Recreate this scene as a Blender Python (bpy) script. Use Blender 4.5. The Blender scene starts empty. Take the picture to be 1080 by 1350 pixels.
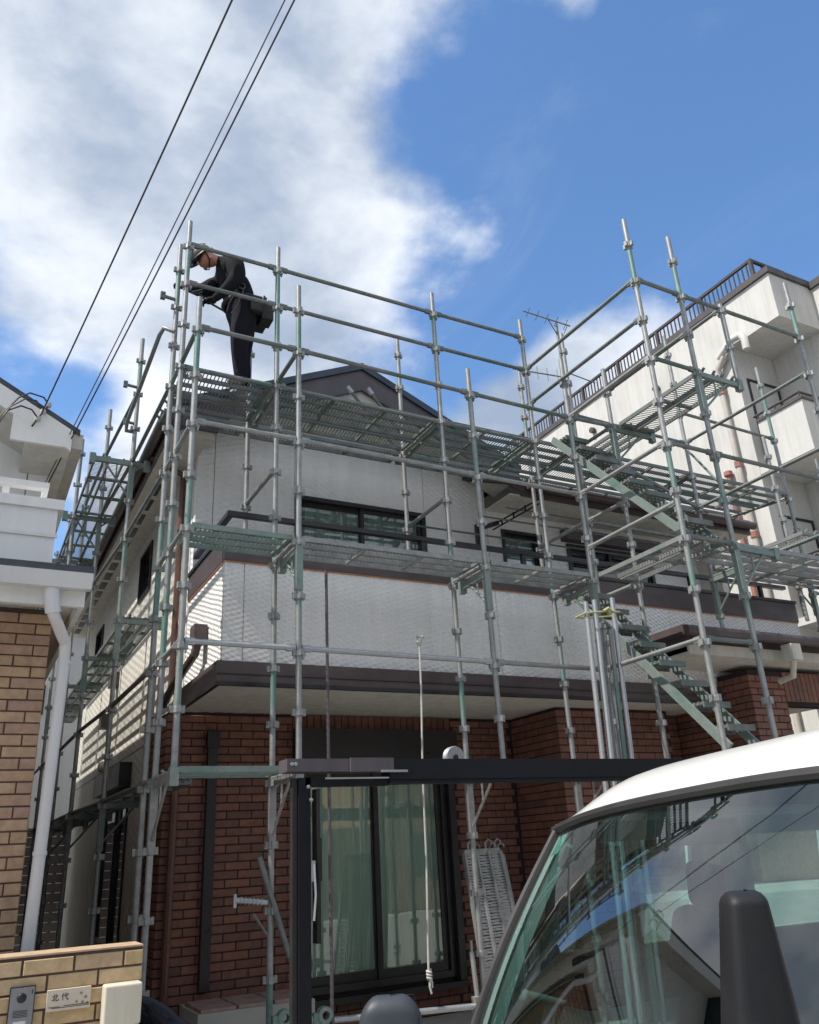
import bpy, bmesh, math, random
from mathutils import Vector, Matrix
random.seed(7)
R = math.radians
sc = bpy.context.scene
COL = sc.collection

# ------------------------------------------------------------------ camera
AX = Vector((0.88589317, 0.13357138, 0.44424316))      # world X in camera axes (right, down, forward)
AY = Vector((-0.46098211, 0.36052976, 0.81087224))
AZ = Vector((-0.05185355, -0.92313432, 0.38096487))
EYE = Vector((0, 0, 1.65))
right = Vector((AX.x, AY.x, AZ.x)); down = Vector((AX.y, AY.y, AZ.y)); fwd = Vector((AX.z, AY.z, AZ.z))
cam_d = bpy.data.cameras.new('camera')
cam_d.sensor_fit = 'VERTICAL'; cam_d.sensor_height = 36.0; cam_d.lens = 28.8
cam_d.clip_start = 0.05; cam_d.clip_end = 3000
cam = bpy.data.objects.new('camera', cam_d); COL.objects.link(cam)
m3 = Matrix((right, -down, -fwd)).transposed()
cam.matrix_world = Matrix.Translation(EYE) @ m3.to_4x4()
sc.camera = cam

# ------------------------------------------------------------------ world, sun, exposure
SUN_EL, SUN_AZ = R(57), R(1.5)
to_sun = Vector((-math.cos(SUN_EL)*math.cos(SUN_AZ), -math.cos(SUN_EL)*math.sin(SUN_AZ), math.sin(SUN_EL)))
w = bpy.data.worlds.new('World'); sc.world = w; w.use_nodes = True
nt = w.node_tree; N = nt.nodes; L = nt.links
N.clear()
def wn(t, **k):
    n = N.new(t)
    for a, b in k.items(): setattr(n, a, b)
    return n
out = wn('ShaderNodeOutputWorld'); bg = wn('ShaderNodeBackground'); L.new(bg.outputs[0], out.inputs[0])
bg.inputs[1].default_value = 0.10
sky = wn('ShaderNodeTexSky', sky_type='NISHITA', sun_disc=False)
sky.sun_elevation = SUN_EL; sky.sun_rotation = R(270) - SUN_AZ
sky.altitude = 50; sky.air_density = 1.0; sky.dust_density = 0.3; sky.ozone_density = 2.2
tc = wn('ShaderNodeTexCoord')
def vmath(op, a, b=None):
    n = wn('ShaderNodeVectorMath', operation=op)
    for i, v in enumerate((a, b)):
        if v is None: continue
        if isinstance(v, (tuple, Vector)): n.inputs[i].default_value = tuple(v)
        else: L.new(v, n.inputs[i])
    return n
def mth(op, a, b=None, c=None, clamp=False):
    n = wn('ShaderNodeMath', operation=op, use_clamp=clamp)
    for i, v in enumerate((a, b, c)):
        if v is None: continue
        if isinstance(v, (int, float)): n.inputs[i].default_value = v
        else: L.new(v, n.inputs[i])
    return n.outputs[0]
def mrange(v, a, b, c=0.0, d=1.0, smooth=True):
    n = wn('ShaderNodeMapRange', interpolation_type='SMOOTHSTEP' if smooth else 'LINEAR')
    L.new(v, n.inputs[0])
    for i, x in enumerate((a, b, c, d)): n.inputs[1+i].default_value = x
    return n.outputs[0]
dirv = tc.outputs['Generated']
def wnoise(scale, detail=8, rough=0.55, off=(0, 0, 0), dist=0.0):
    mp = wn('ShaderNodeMapping'); L.new(dirv, mp.inputs[0]); mp.inputs[1].default_value = off
    mp.inputs[3].default_value = (1, 1, 1.5)
    n = wn('ShaderNodeTexNoise'); L.new(mp.outputs[0], n.inputs[0])
    n.inputs['Scale'].default_value = scale; n.inputs['Detail'].default_value = detail
    n.inputs['Roughness'].default_value = rough; n.inputs['Distortion'].default_value = dist
    return n.outputs[0]
def blob(d, lo, hi, amp):
    n = vmath('DOT_PRODUCT', dirv, Vector(d).normalized())
    return mth('MULTIPLY', mrange(n.outputs['Value'], lo, hi), amp)
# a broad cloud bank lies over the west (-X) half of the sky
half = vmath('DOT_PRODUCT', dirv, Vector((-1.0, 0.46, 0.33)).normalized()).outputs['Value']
south_fill = vmath('DOT_PRODUCT', dirv, (-0.25, -0.95, 0.0)).outputs['Value']  # unseen cloud added behind the camera to brighten the shaded front walls
bank = mth('MAXIMUM', mrange(half, -0.30, 0.30, -0.40, 0.40, smooth=False), mrange(south_fill, -0.12, 0.30, -0.40, 0.36, smooth=False))
n1 = wnoise(3.1, 10, 0.54, (1.3, 0.4, 2.2), 0.1)
n2 = wnoise(8.0, 8, 0.55, (4.0, 1.0, 0.3), 0.1)
shape = mth('ADD', mth('MULTIPLY', mth('SUBTRACT', n1, 0.5), 0.85), mth('MULTIPLY', mth('SUBTRACT', n2, 0.5), 0.26))
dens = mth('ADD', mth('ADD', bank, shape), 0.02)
dens = mth('ADD', dens, blob((1.10, 1.0, 0.78), 0.984, 1.0, 0.40))
dens = mth('ADD', dens, blob((0.84, 1.0, 0.62), 0.988, 1.0, 0.40))
dens = mth('ADD', dens, blob((0.66, 1.0, 1.45), 0.986, 1.0, -0.20))
dens = mth('ADD', dens, blob((-0.15, 1.0, 0.42), 0.92, 1.0, -0.46))
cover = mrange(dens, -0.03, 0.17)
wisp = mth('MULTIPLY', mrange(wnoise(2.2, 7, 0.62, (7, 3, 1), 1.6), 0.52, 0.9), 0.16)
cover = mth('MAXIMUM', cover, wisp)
br = mth('ADD', mth('MULTIPLY', wnoise(3.4, 7, 0.55, (2.5, 6.0, 4.4), 0.1), 1.7), mth('MULTIPLY', n2, 0.35))
thick = mrange(dens, 0.05, 0.42, 1.0, 0.80)
brr = mth('MULTIPLY', mrange(br, 0.70, 1.30), thick)
cr = wn('ShaderNodeValToRGB'); L.new(brr, cr.inputs[0])
cr.color_ramp.elements[0].color = (1.75, 2.2, 2.95, 1); cr.color_ramp.elements[0].position = 0.0
cr.color_ramp.elements[1].color = (4.9, 5.1, 5.4, 1); cr.color_ramp.elements[1].position = 1.0
hs = wn('ShaderNodeHueSaturation'); L.new(sky.outputs[0], hs.inputs['Color'])
hs.inputs['Saturation'].default_value = 1.14; hs.inputs['Value'].default_value = 1.08
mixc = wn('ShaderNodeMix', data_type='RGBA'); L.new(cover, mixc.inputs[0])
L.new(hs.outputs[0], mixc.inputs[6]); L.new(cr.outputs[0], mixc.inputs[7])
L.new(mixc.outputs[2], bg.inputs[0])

sun_d = bpy.data.lights.new('sun', 'SUN'); sun_d.energy = 2.75; sun_d.angle = R(0.53); sun_d.color = (1.0, 0.945, 0.86)
sun = bpy.data.objects.new('sun', sun_d); COL.objects.link(sun)
sun.rotation_euler = to_sun.to_track_quat('Z', 'Y').to_euler()
sun.location = (-20, -5, 40)
vs = sc.view_settings
vs.view_transform = 'Standard'; vs.look = 'None'; vs.exposure = 1.1; vs.gamma = 1.0; vs.use_curve_mapping = False
sc.cycles.max_bounces = 10; sc.cycles.transparent_max_bounces = 24

# ------------------------------------------------------------------ materials
MATS = {}
def newmat(name):
    m = bpy.data.materials.new(name); m.use_nodes = True
    MATS[name] = m
    return m, m.node_tree.nodes, m.node_tree.links, m.node_tree.nodes['Principled BSDF']
def nnoise(N, L, vec, scale, detail=6, rough=0.55, dist=0.0):
    n = N.new('ShaderNodeTexNoise'); L.new(vec, n.inputs['Vector'])
    n.inputs['Scale'].default_value = scale; n.inputs['Detail'].default_value = detail
    n.inputs['Roughness'].default_value = rough; n.inputs['Distortion'].default_value = dist
    return n.outputs[0]
def ramp(N, L, fac, stops):
    r = N.new('ShaderNodeValToRGB'); L.new(fac, r.inputs[0])
    e = r.color_ramp.elements
    while len(e) < len(stops): e.new(0.5)
    for i, (p, c) in enumerate(stops):
        e[i].position = p; e[i].color = (*c, 1)
    return r.outputs[0]
def mixrgb(N, L, fac, a, b, mode='MIX'):
    n = N.new('ShaderNodeMix'); n.data_type = 'RGBA'; n.blend_type = mode
    for i, v in ((0, fac), (6, a), (7, b)):
        if isinstance(v, (int, float)): n.inputs[i].default_value = v
        elif isinstance(v, tuple): n.inputs[i].default_value = (*v, 1)
        else: L.new(v, n.inputs[i])
    return n.outputs[2]
def bump(N, L, b, h, strength=0.3, dist=0.01):
    n = N.new('ShaderNodeBump'); L.new(h, n.inputs['Height'])
    n.inputs['Strength'].default_value = strength; n.inputs['Distance'].default_value = dist
    L.new(n.outputs[0], b.inputs['Normal'])
def grime(N, L, col, amount):
    g = N.new('ShaderNodeNewGeometry'); mp = N.new('ShaderNodeMapping'); L.new(g.outputs['Position'], mp.inputs[0]); mp.inputs[3].default_value = (5.5, 5.5, 0.45)
    a = nnoise(N, L, mp.outputs[0], 1.6, 8, 0.68); b2 = nnoise(N, L, g.outputs['Position'], 0.55, 5, 0.6)
    k = ramp(N, L, a, [(0.42, (1, 1, 1)), (0.70, (1-amount, 1-amount*1.05, 1-amount*1.15))])
    k2 = ramp(N, L, b2, [(0.35, (1, 1, 1)), (0.72, (1-amount*0.7, 1-amount*0.7, 1-amount*0.72))])
    return mixrgb(N, L, 1.0, mixrgb(N, L, 1.0, col, k, 'MULTIPLY'), k2, 'MULTIPLY')
def plain(name, c1, c2=None, scale=6, rough=0.5, metal=0.0, bs=0.0, bscale=60, stretch=(1, 1, 1), spec=0.5, lo=0.35, hi=0.65, dirt=0.0):
    m, N, L, b = newmat(name)
    t = N.new('ShaderNodeTexCoord'); mp = N.new('ShaderNodeMapping'); L.new(t.outputs['Object'], mp.inputs[0])
    mp.inputs[3].default_value = stretch
    c2 = c2 or tuple(x*0.8 for x in c1)
    f = nnoise(N, L, mp.outputs[0], scale)
    col = ramp(N, L, f, [(lo, c1), (hi, c2)])
    L.new(grime(N, L, col, dirt) if dirt else col, b.inputs['Base Color'])
    r = N.new('ShaderNodeMapRange'); L.new(f, r.inputs[0]); r.inputs[1].default_value = 0.3; r.inputs[2].default_value = 0.7
    r.inputs[3].default_value = max(0.03, rough-0.08); r.inputs[4].default_value = min(1, rough+0.08)
    L.new(r.outputs[0], b.inputs['Roughness'])
    b.inputs['Metallic'].default_value = metal
    b.inputs['Specular IOR Level'].default_value = spec
    if bs: bump(N, L, b, nnoise(N, L, t.outputs['Object'], bscale, 4), bs, 0.004)
    return m
plain('asphalt', (0.31, 0.30, 0.285), (0.25, 0.245, 0.235), 3, 0.9, bs=0.6, bscale=150)
plain('concrete', (0.46, 0.445, 0.41), (0.37, 0.36, 0.335), 2.5, 0.85, bs=0.25, bscale=40)
plain('cream_render', (0.60, 0.597, 0.575), (0.56, 0.557, 0.535), 1.5, 0.85, bs=0.3, bscale=60, dirt=0.15)
plain('white_cladding', (0.66, 0.665, 0.665), (0.60, 0.61, 0.62), 1.2, 0.6, bs=0.1, bscale=90)
plain('soffit', (0.70, 0.68, 0.61), (0.64, 0.62, 0.56), 1.5, 0.75, bs=0.05, dirt=0.2)
plain('brown_metal', (0.105, 0.078, 0.078), (0.075, 0.056, 0.058), 2.2, 0.45, bs=0.06, bscale=25, stretch=(1, 1, 4), dirt=0.2)
plain('brown_pipe', (0.16, 0.07, 0.05), (0.085, 0.045, 0.038), 3, 0.4)
plain('purple_grey', (0.115, 0.10, 0.115), (0.09, 0.08, 0.092), 2, 0.55, bs=0.05, dirt=0.2)
plain('roof_slate', (0.055, 0.06, 0.075), (0.035, 0.04, 0.05), 8, 0.6, bs=0.3, bscale=30)
plain('roof_edge_blue', (0.035, 0.055, 0.085), (0.025, 0.04, 0.06), 5, 0.4)
plain('black_alu', (0.016, 0.016, 0.018), (0.024, 0.023, 0.025), 5, 0.35)
plain('navy_alu', (0.007, 0.009, 0.014), (0.012, 0.014, 0.02), 4, 0.55, spec=0.25, dirt=0.2)
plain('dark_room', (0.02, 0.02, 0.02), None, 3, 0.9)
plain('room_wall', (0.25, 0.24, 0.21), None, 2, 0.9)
plain('curtain', (0.78, 0.85, 0.79), (0.70, 0.77, 0.71), 5, 0.9, stretch=(3, 3, 0.4))
plain('curtain_white', (0.74, 0.77, 0.76), (0.62, 0.66, 0.65), 5, 0.9, stretch=(3, 3, 0.4))
plain('mortar', (0.022, 0.016, 0.015), (0.032, 0.024, 0.022), 20, 0.95)
plain('mortar_warm', (0.085, 0.055, 0.043), (0.07, 0.045, 0.036), 20, 0.95)
plain('orange_seal', (0.45, 0.20, 0.11), (0.35, 0.17, 0.10), 6, 0.7)
plain('white_pvc', (0.70, 0.71, 0.73), (0.62, 0.63, 0.65), 1.5, 0.35, dirt=0.08)
plain('white_paint', (0.80, 0.80, 0.79), (0.75, 0.75, 0.74), 1.4, 0.6, dirt=0.08)
plain('pale_siding', (0.80, 0.805, 0.80), (0.76, 0.765, 0.765), 1.0, 0.55, bs=0.05, dirt=0.07)
plain('dark_coping', (0.09, 0.075, 0.075), (0.06, 0.052, 0.055), 3, 0.5)
plain('rail_brown', (0.045, 0.038, 0.04), (0.065, 0.055, 0.055), 4, 0.5)
plain('red_pipe', (0.36, 0.17, 0.125), (0.28, 0.12, 0.09), 6, 0.6)
plain('beige_pipe', (0.56, 0.52, 0.47), (0.48, 0.44, 0.40), 3, 0.55, dirt=0.2)
plain('steel_rope', (0.50, 0.50, 0.47), (0.38, 0.38, 0.36), 20, 0.7)
plain('cable', (0.03, 0.03, 0.033), None, 10, 0.6)
plain('cable_grey', (0.10, 0.10, 0.11), None, 10, 0.6)
plain('porcelain', (0.5, 0.5, 0.48), None, 10, 0.3)
plain('yellow_rope', (0.45, 0.43, 0.22), (0.33, 0.31, 0.14), 30, 0.9)
plain('tile_pink', (0.36, 0.27, 0.24), (0.28, 0.2, 0.18), 8, 0.6)
plain('black_cloth', (0.008, 0.009, 0.012), (0.014, 0.015, 0.019), 9, 0.95, bs=0.9, bscale=16, spec=0.2)
plain('navy_cloth', (0.008, 0.009, 0.014), (0.013, 0.014, 0.02), 9, 0.95, bs=0.4, bscale=35, spec=0.2)
plain('skin', (0.50, 0.25, 0.17), (0.44, 0.2, 0.135), 9, 0.55)
plain('helmet_grey', (0.085, 0.09, 0.085), (0.04, 0.045, 0.045), 22, 0.55)
plain('leather', (0.02, 0.017, 0.015), (0.03, 0.026, 0.022), 14, 0.6, bs=0.3)
plain('shoe', (0.32, 0.32, 0.31), (0.14, 0.14, 0.14), 16, 0.7)
plain('chrome', (0.6, 0.6, 0.6), (0.5, 0.5, 0.5), 10, 0.28, metal=1.0)
plain('van_white', (0.62, 0.62, 0.61), (0.585, 0.585, 0.575), 0.7, 0.16, spec=0.6)
plain('rubber', (0.018, 0.018, 0.019), (0.026, 0.026, 0.027), 10, 0.6)
plain('mirror_black', (0.009, 0.010, 0.013), (0.014, 0.015, 0.018), 8, 0.5, bs=0.12, bscale=380, spec=0.3)
plain('mirror_grey', (0.04, 0.048, 0.06), (0.032, 0.039, 0.05), 8, 0.5, bs=0.1, bscale=300, spec=0.3)
plain('van_trim', (0.25, 0.26, 0.255), (0.21, 0.22, 0.215), 3, 0.6)
plain('van_dash', (0.035, 0.037, 0.038), None, 4, 0.7, bs=0.2, bscale=200)
plain('van_seat', (0.03, 0.033, 0.036), (0.022, 0.025, 0.028), 30, 0.9)
plain('green_vinyl', (0.02, 0.30, 0.14), (0.02, 0.22, 0.1), 6, 0.5)
plain('intercom_metal', (0.30, 0.31, 0.33), (0.25, 0.26, 0.28), 14, 0.35, metal=0.6)
plain('plate_ivory', (0.62, 0.56, 0.46), (0.56, 0.5, 0.41), 5, 0.45)
plain('sticker_green', (0.55, 0.72, 0.66), (0.5, 0.66, 0.6), 8, 0.5)
plain('ink', (0.10, 0.09, 0.10), None, 10, 0.7)
plain('box_ivory', (0.72, 0.68, 0.57), (0.67, 0.63, 0.52), 1.5, 0.4, dirt=0.2)
plain('net_blue', (0.012, 0.016, 0.032), (0.02, 0.024, 0.04), 12, 0.7)
plain('shrub_dark', (0.03, 0.05, 0.025), (0.02, 0.035, 0.02), 9, 0.8)

def brick_mat(name, stops, bs=0.4):
    m, N, L, b = newmat(name)
    oi = N.new('ShaderNodeObjectInfo'); g = N.new('ShaderNodeNewGeometry')
    a = N.new('ShaderNodeMath'); a.operation = 'ADD'; L.new(oi.outputs['Random'], a.inputs[0]); L.new(g.outputs['Random Per Island'], a.inputs[1])
    f = N.new('ShaderNodeMath'); f.operation = 'FRACT'; L.new(a.outputs[0], f.inputs[0])
    base = ramp(N, L, f.outputs[0], stops)
    t = N.new('ShaderNodeTexCoord')
    geo = g.outputs['Position']
    n = nnoise(N, L, geo, 14, 6, 0.65)
    dk = ramp(N, L, n, [(0.3, (0.72, 0.70, 0.70)), (0.7, (1.1, 1.1, 1.1))])
    L.new(mixrgb(N, L, 1.0, base, dk, 'MULTIPLY'), b.inputs['Base Color'])
    b.inputs['Roughness'].default_value = 0.7
    bump(N, L, b, nnoise(N, L, geo, 90, 4), bs, 0.004)
    return m
brick_mat('brick_red', [(0.0, (0.17, 0.079, 0.058)), (0.35, (0.21, 0.092, 0.064)), (0.7, (0.245, 0.105, 0.07)), (1.0, (0.14, 0.072, 0.057))])
brick_mat('brick_tan', [(0.0, (0.46, 0.31, 0.195)), (0.4, (0.50, 0.345, 0.215)), (0.7, (0.44, 0.29, 0.20)), (1.0, (0.41, 0.27, 0.20))])
brick_mat('brick_yellow', [(0.0, (0.50, 0.36, 0.20)), (0.5, (0.56, 0.42, 0.25)), (0.8, (0.44, 0.315, 0.22)), (1.0, (0.38, 0.28, 0.21))])

def relief_cladding(name, c1, c2, su, strength=0.9):
    # woven / scalloped ceramic siding relief, in metres
    m, N, L, b = newmat(name)
    t = N.new('ShaderNodeTexCoord'); P = t.outputs['Object']
    sep = N.new('ShaderNodeSeparateXYZ'); L.new(P, sep.inputs[0])
    def M(op, a, bb):
        n = N.new('ShaderNodeMath'); n.operation = op
        for i, v in enumerate((a, bb)):
            if v is None: continue
            if isinstance(v, (int, float)): n.inputs[i].default_value = v
            else: L.new(v, n.inputs[i])
        return n.outputs[0]
    h = M('ADD', sep.outputs[0], sep.outputs[1])
    wob = M('MULTIPLY', M('SUBTRACT', nnoise(N, L, P, 7.0, 4), 0.5), 5.0)
    u = M('ADD', M('MULTIPLY', h, su), wob); v = M('MULTIPLY', sep.outputs[2], su*1.45)
    s1 = M('SINE', M('ADD', u, v), None); s2 = M('SINE', M('SUBTRACT', M('MULTIPLY', u, 0.55), M('MULTIPLY', v, 1.1)), None)
    hh = M('ADD', M('MULTIPLY', s1, 0.6), M('MULTIPLY', s2, 0.5))
    hh = M('ADD', hh, M('MULTIPLY', nnoise(N, L, P, 60, 3), 0.7))
    f = nnoise(N, L, P, 1.1, 5)
    L.new(grime(N, L, ramp(N, L, f, [(0.35, c1), (0.7, c2)]), 0.08), b.inputs['Base Color'])
    b.inputs['Roughness'].default_value = 0.6
    bump(N, L, b, hh, strength, 0.010)
    return m
relief_cladding('relief_white', (0.85, 0.848, 0.835), (0.81, 0.81, 0.80), 84, 0.60)
relief_cladding('relief_gable', (0.85, 0.85, 0.84), (0.81, 0.812, 0.805), 60, 0.42)
relief_cladding('relief_side', (0.70, 0.675, 0.61), (0.62, 0.60, 0.545), 40, 0.4)

def steel(name, base1, base2, green=None, gl=0.5, metal=0.75, rough=0.48):
    m, N, L, b = newmat(name)
    t = N.new('ShaderNodeTexCoord'); oi = N.new('ShaderNodeObjectInfo'); g = N.new('ShaderNodeNewGeometry')
    off = N.new('ShaderNodeVectorMath'); off.operation = 'ADD'
    L.new(g.outputs['Position'], off.inputs[0])
    sc_ = N.new('ShaderNodeVectorMath'); sc_.operation = 'SCALE'; sc_.inputs[0].default_value = (7, 5, 9); L.new(oi.outputs['Random'], sc_.inputs['Scale'])
    L.new(sc_.outputs[0], off.inputs[1])
    f = nnoise(N, L, off.outputs[0], 9, 8, 0.65)
    c = ramp(N, L, f, [(0.3, base1), (0.72, base2)])
    if green:
        f2 = nnoise(N, L, off.outputs[0], 1.7, 6, 0.7)
        gm = ramp(N, L, f2, [(gl, (0, 0, 0)), (gl+0.12, (1, 1, 1))])
        c = mixrgb(N, L, gm, c, green)
    f3 = nnoise(N, L, off.outputs[0], 26, 6, 0.7)
    rm = ramp(N, L, f3, [(0.60, (0, 0, 0)), (0.74, (0.8, 0.8, 0.8))])
    c = mixrgb(N, L, rm, c, (0.19, 0.15, 0.12))
    f4 = nnoise(N, L, off.outputs[0], 40, 4, 0.6)
    c = mixrgb(N, L, ramp(N, L, f4, [(0.66, (0, 0, 0)), (0.72, (0.75, 0.75, 0.75))]), c, (0.50, 0.49, 0.46))
    L.new(c, b.inputs['Base Color']); b.inputs['Metallic'].default_value = metal
    r = N.new('ShaderNodeMapRange'); L.new(f, r.inputs[0]); r.inputs[3].default_value = rough-0.12; r.inputs[4].default_value = rough+0.18
    L.new(r.outputs[0], b.inputs['Roughness'])
    bump(N, L, b, f3, 0.12, 0.003)
    return m
steel('galv', (0.36, 0.37, 0.365), (0.22, 0.23, 0.225), (0.15, 0.25, 0.215), 0.60, 0.5)
steel('galv_green', (0.155, 0.275, 0.24), (0.13, 0.205, 0.185), (0.26, 0.28, 0.27), 0.47, 0.3, 0.5)
steel('galv_pale', (0.24, 0.30, 0.275), (0.19, 0.235, 0.215), (0.13, 0.22, 0.19), 0.52, 0.4, 0.5)
steel('galv_dark', (0.22, 0.235, 0.23), (0.14, 0.155, 0.15), (0.115, 0.175, 0.155), 0.5, 0.5, 0.55)
steel('galv_bright', (0.46, 0.48, 0.50), (0.36, 0.38, 0.40), None, 0.6, 0.6, 0.38)
steel('tread_dark', (0.075, 0.10, 0.09), (0.05, 0.065, 0.06), (0.10, 0.16, 0.135), 0.55, 0.5, 0.6)

def glass(name, tint, refl=1.0, rough=0.0, ior=1.5, boost=0.0):
    m = bpy.data.materials.new(name); m.use_nodes = True; MATS[name] = m
    N = m.node_tree.nodes; L = m.node_tree.links; N.clear()
    o = N.new('ShaderNodeOutputMaterial'); mx = N.new('ShaderNodeMixShader')
    tr = N.new('ShaderNodeBsdfTransparent'); tr.inputs[0].default_value = (*tint, 1)
    gl = N.new('ShaderNodeBsdfGlossy'); gl.inputs[0].default_value = (refl, refl, refl, 1); gl.inputs['Roughness'].default_value = rough
    fr = N.new('ShaderNodeFresnel'); fr.inputs[0].default_value = ior
    t = N.new('ShaderNodeTexCoord')
    wob = nnoise(N, L, t.outputs['Object'], 1.3, 2)
    bn = N.new('ShaderNodeBump'); L.new(wob, bn.inputs['Height']); bn.inputs['Strength'].default_value = 0.05; bn.inputs['Distance'].default_value = 0.02
    L.new(bn.outputs[0], gl.inputs['Normal'])
    ad = N.new('ShaderNodeMath'); ad.operation = 'MULTIPLY_ADD'; L.new(fr.outputs[0], ad.inputs[0]); ad.inputs[1].default_value = 1.6; ad.inputs[2].default_value = boost; ad.use_clamp = True
    L.new(ad.outputs[0], mx.inputs[0]); L.new(tr.outputs[0], mx.inputs[1]); L.new(gl.outputs[0], mx.inputs[2])
    L.new(mx.outputs[0], o.inputs[0])
    return m
glass('window_glass', (0.86, 0.92, 0.89), 0.9, boost=0.03)
glass('van_glass', (0.38, 0.60, 0.57), 0.95, boost=0.07)
glass('van_side_glass', (0.72, 0.86, 0.80), 0.9)

# ------------------------------------------------------------------ mesh helpers
def at(px, py, Y):                      # photograph pixel -> point on the plane y = Y (used to measure the place)
    d = Vector(((px-540)/1080, (py-675)/1080, 1.0))
    r = Vector((AX.dot(d), AY.dot(d), AZ.dot(d)))
    return EYE + r*(Y/r.y)
class MB:
    def __init__(s): s.v = []; s.f = []; s.mi = []; s.cur = 0
    def add(s, vs, fs):
        o = len(s.v); s.v += [Vector(v) for v in vs]
        for f in fs: s.f.append([o+i for i in f]); s.mi.append(s.cur)
        return s
    def box(s, a, b):
        x0, y0, z0 = (min(a[i], b[i]) for i in range(3)); x1, y1, z1 = (max(a[i], b[i]) for i in range(3))
        return s.add([(x0,y0,z0),(x1,y0,z0),(x1,y1,z0),(x0,y1,z0),(x0,y0,z1),(x1,y0,z1),(x1,y1,z1),(x0,y1,z1)],
                     [(0,3,2,1),(4,5,6,7),(0,1,5,4),(1,2,6,5),(2,3,7,6),(3,0,4,7)])
    def bar(s, p, q, wd, h, up=(0, 0, 1)):
        p = Vector(p); q = Vector(q); d = (q-p).normalized(); up = Vector(up)
        if abs(d.dot(up)) > 0.99: up = Vector((0, 1, 0))
        sd = d.cross(up).normalized()*wd/2; u = sd.cross(d).normalized()*h/2
        return s.add([p-sd-u, p+sd-u, p+sd+u, p-sd+u, q-sd-u, q+sd-u, q+sd+u, q-sd+u],
                     [(0,1,2,3),(7,6,5,4),(4,5,1,0),(5,6,2,1),(6,7,3,2),(7,4,0,3)])
    def tube(s, pts, r, n=8, cap=True):
        pts = [Vector(p) for p in pts]; rr = r if isinstance(r, (list, tuple)) else [r]*len(pts)
        o = len(s.v); ref = None
        for i, p in enumerate(pts):
            if i == 0: d = pts[1]-p
            elif i == len(pts)-1: d = p-pts[i-1]
            else: d = (pts[i+1]-p).normalized()+(p-pts[i-1]).normalized()
            d.normalize()
            if ref is None: ref = Vector((0, 0, 1)) if abs(d.z) < 0.9 else Vector((1, 0, 0))
            a = d.cross(ref).normalized(); bb = d.cross(a).normalized(); ref = a.cross(d) if abs(d.dot(ref)) > 0.95 else ref
            for k in range(n):
                t = 2*math.pi*k/n
                s.v.append(p + (a*math.cos(t)+bb*math.sin(t))*rr[i])
        for i in range(len(pts)-1):
            for k in range(n):
                k2 = (k+1) % n
                s.f.append([o+i*n+k, o+(i+1)*n+k, o+(i+1)*n+k2, o+i*n+k2]); s.mi.append(s.cur)
        if cap:
            s.f.append([o+k for k in range(n)]); s.mi.append(s.cur)
            e = o+(len(pts)-1)*n
            s.f.append([e+k for k in range(n)][::-1]); s.mi.append(s.cur)
        return s
    def prism(s, poly, off):            # polygon in space, extruded by a vector
        n = len(poly); off = Vector(off)
        vs = [Vector(p) for p in poly] + [Vector(p)+off for p in poly]
        fs = [list(range(n))[::-1], list(range(n, 2*n))] + [(i, (i+1) % n, n+(i+1) % n, n+i) for i in range(n)]
        return s.add(vs, fs)
    def lathe(s, prof, c, ax='z', n=16):  # prof: list of (r, h)
        o = len(s.v); c = Vector(c)
        for r, h in prof:
            for k in range(n):
                t = 2*math.pi*k/n; a, bb = r*math.cos(t), r*math.sin(t)
                s.v.append(c + Vector({'z': (a, bb, h), 'y': (a, h, bb), 'x': (h, a, bb)}[ax]))
        for i in range(len(prof)-1):
            for k in range(n):
                k2 = (k+1) % n
                s.f.append([o+i*n+k, o+i*n+k2, o+(i+1)*n+k2, o+(i+1)*n+k]); s.mi.append(s.cur)
        return s
    def mesh(s, name, mats, base=Vector((0, 0, 0)), smooth=False, fix=True):
        me = bpy.data.meshes.new(name)
        me.from_pydata([tuple(v-base) for v in s.v], [], s.f)
        for mm in (mats if isinstance(mats, (list, tuple)) else [mats]): me.materials.append(MATS[mm])
        for p, i in zip(me.polygons, s.mi): p.material_index = i
        if fix:
            bm = bmesh.new(); bm.from_mesh(me); bmesh.ops.recalc_face_normals(bm, faces=bm.faces); bm.to_mesh(me); bm.free()
        if smooth:
            me.polygons.foreach_set('use_smooth', [True]*len(me.polygons))
            me.set_sharp_from_angle(angle=R(40)) if hasattr(me, 'set_sharp_from_angle') else None
        return me
BASE = {}
def root_of(o):
    while o.parent: o = o.parent
    return o
def thing(name, label, cat, loc=(0, 0, 0), group=None):
    o = bpy.data.objects.new(name, None); COL.objects.link(o); o.empty_display_size = 0.2
    o.location = loc; o['label'] = label; o['category'] = cat
    if group: o['group'] = group
    return o
def part(name, mb, mat, parent, smooth=False, label=None, kind=None):
    base = Vector(root_of(parent).location)
    o = bpy.data.objects.new(name, mb.mesh(name, mat, base, smooth)); COL.objects.link(o); o.parent = parent
    if label: o['label'] = label
    if kind: o['kind'] = kind
    return o
def inst(name, me, loc, parent, rot=None):
    base = Vector(root_of(parent).location)
    o = bpy.data.objects.new(name, me); COL.objects.link(o); o.parent = parent
    o.location = Vector(loc)-base - (Vector(parent.location) if parent.parent else Vector())
    if rot: o.rotation_euler = rot
    return o
def solo(name, mb, mat, label, cat, base=(0, 0, 0), group=None, smooth=False):
    o = bpy.data.objects.new(name, mb.mesh(name, mat, Vector(base), smooth)); COL.objects.link(o); o.location = base
    o['label'] = label; o['category'] = cat
    if group: o['group'] = group
    return o
def struct(name, mb, mat, smooth=False):
    o = bpy.data.objects.new(name, mb.mesh(name, mat, Vector(), smooth)); COL.objects.link(o); o['kind'] = 'structure'
    return o
def B(a, b): return MB().box(a, b)
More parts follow.
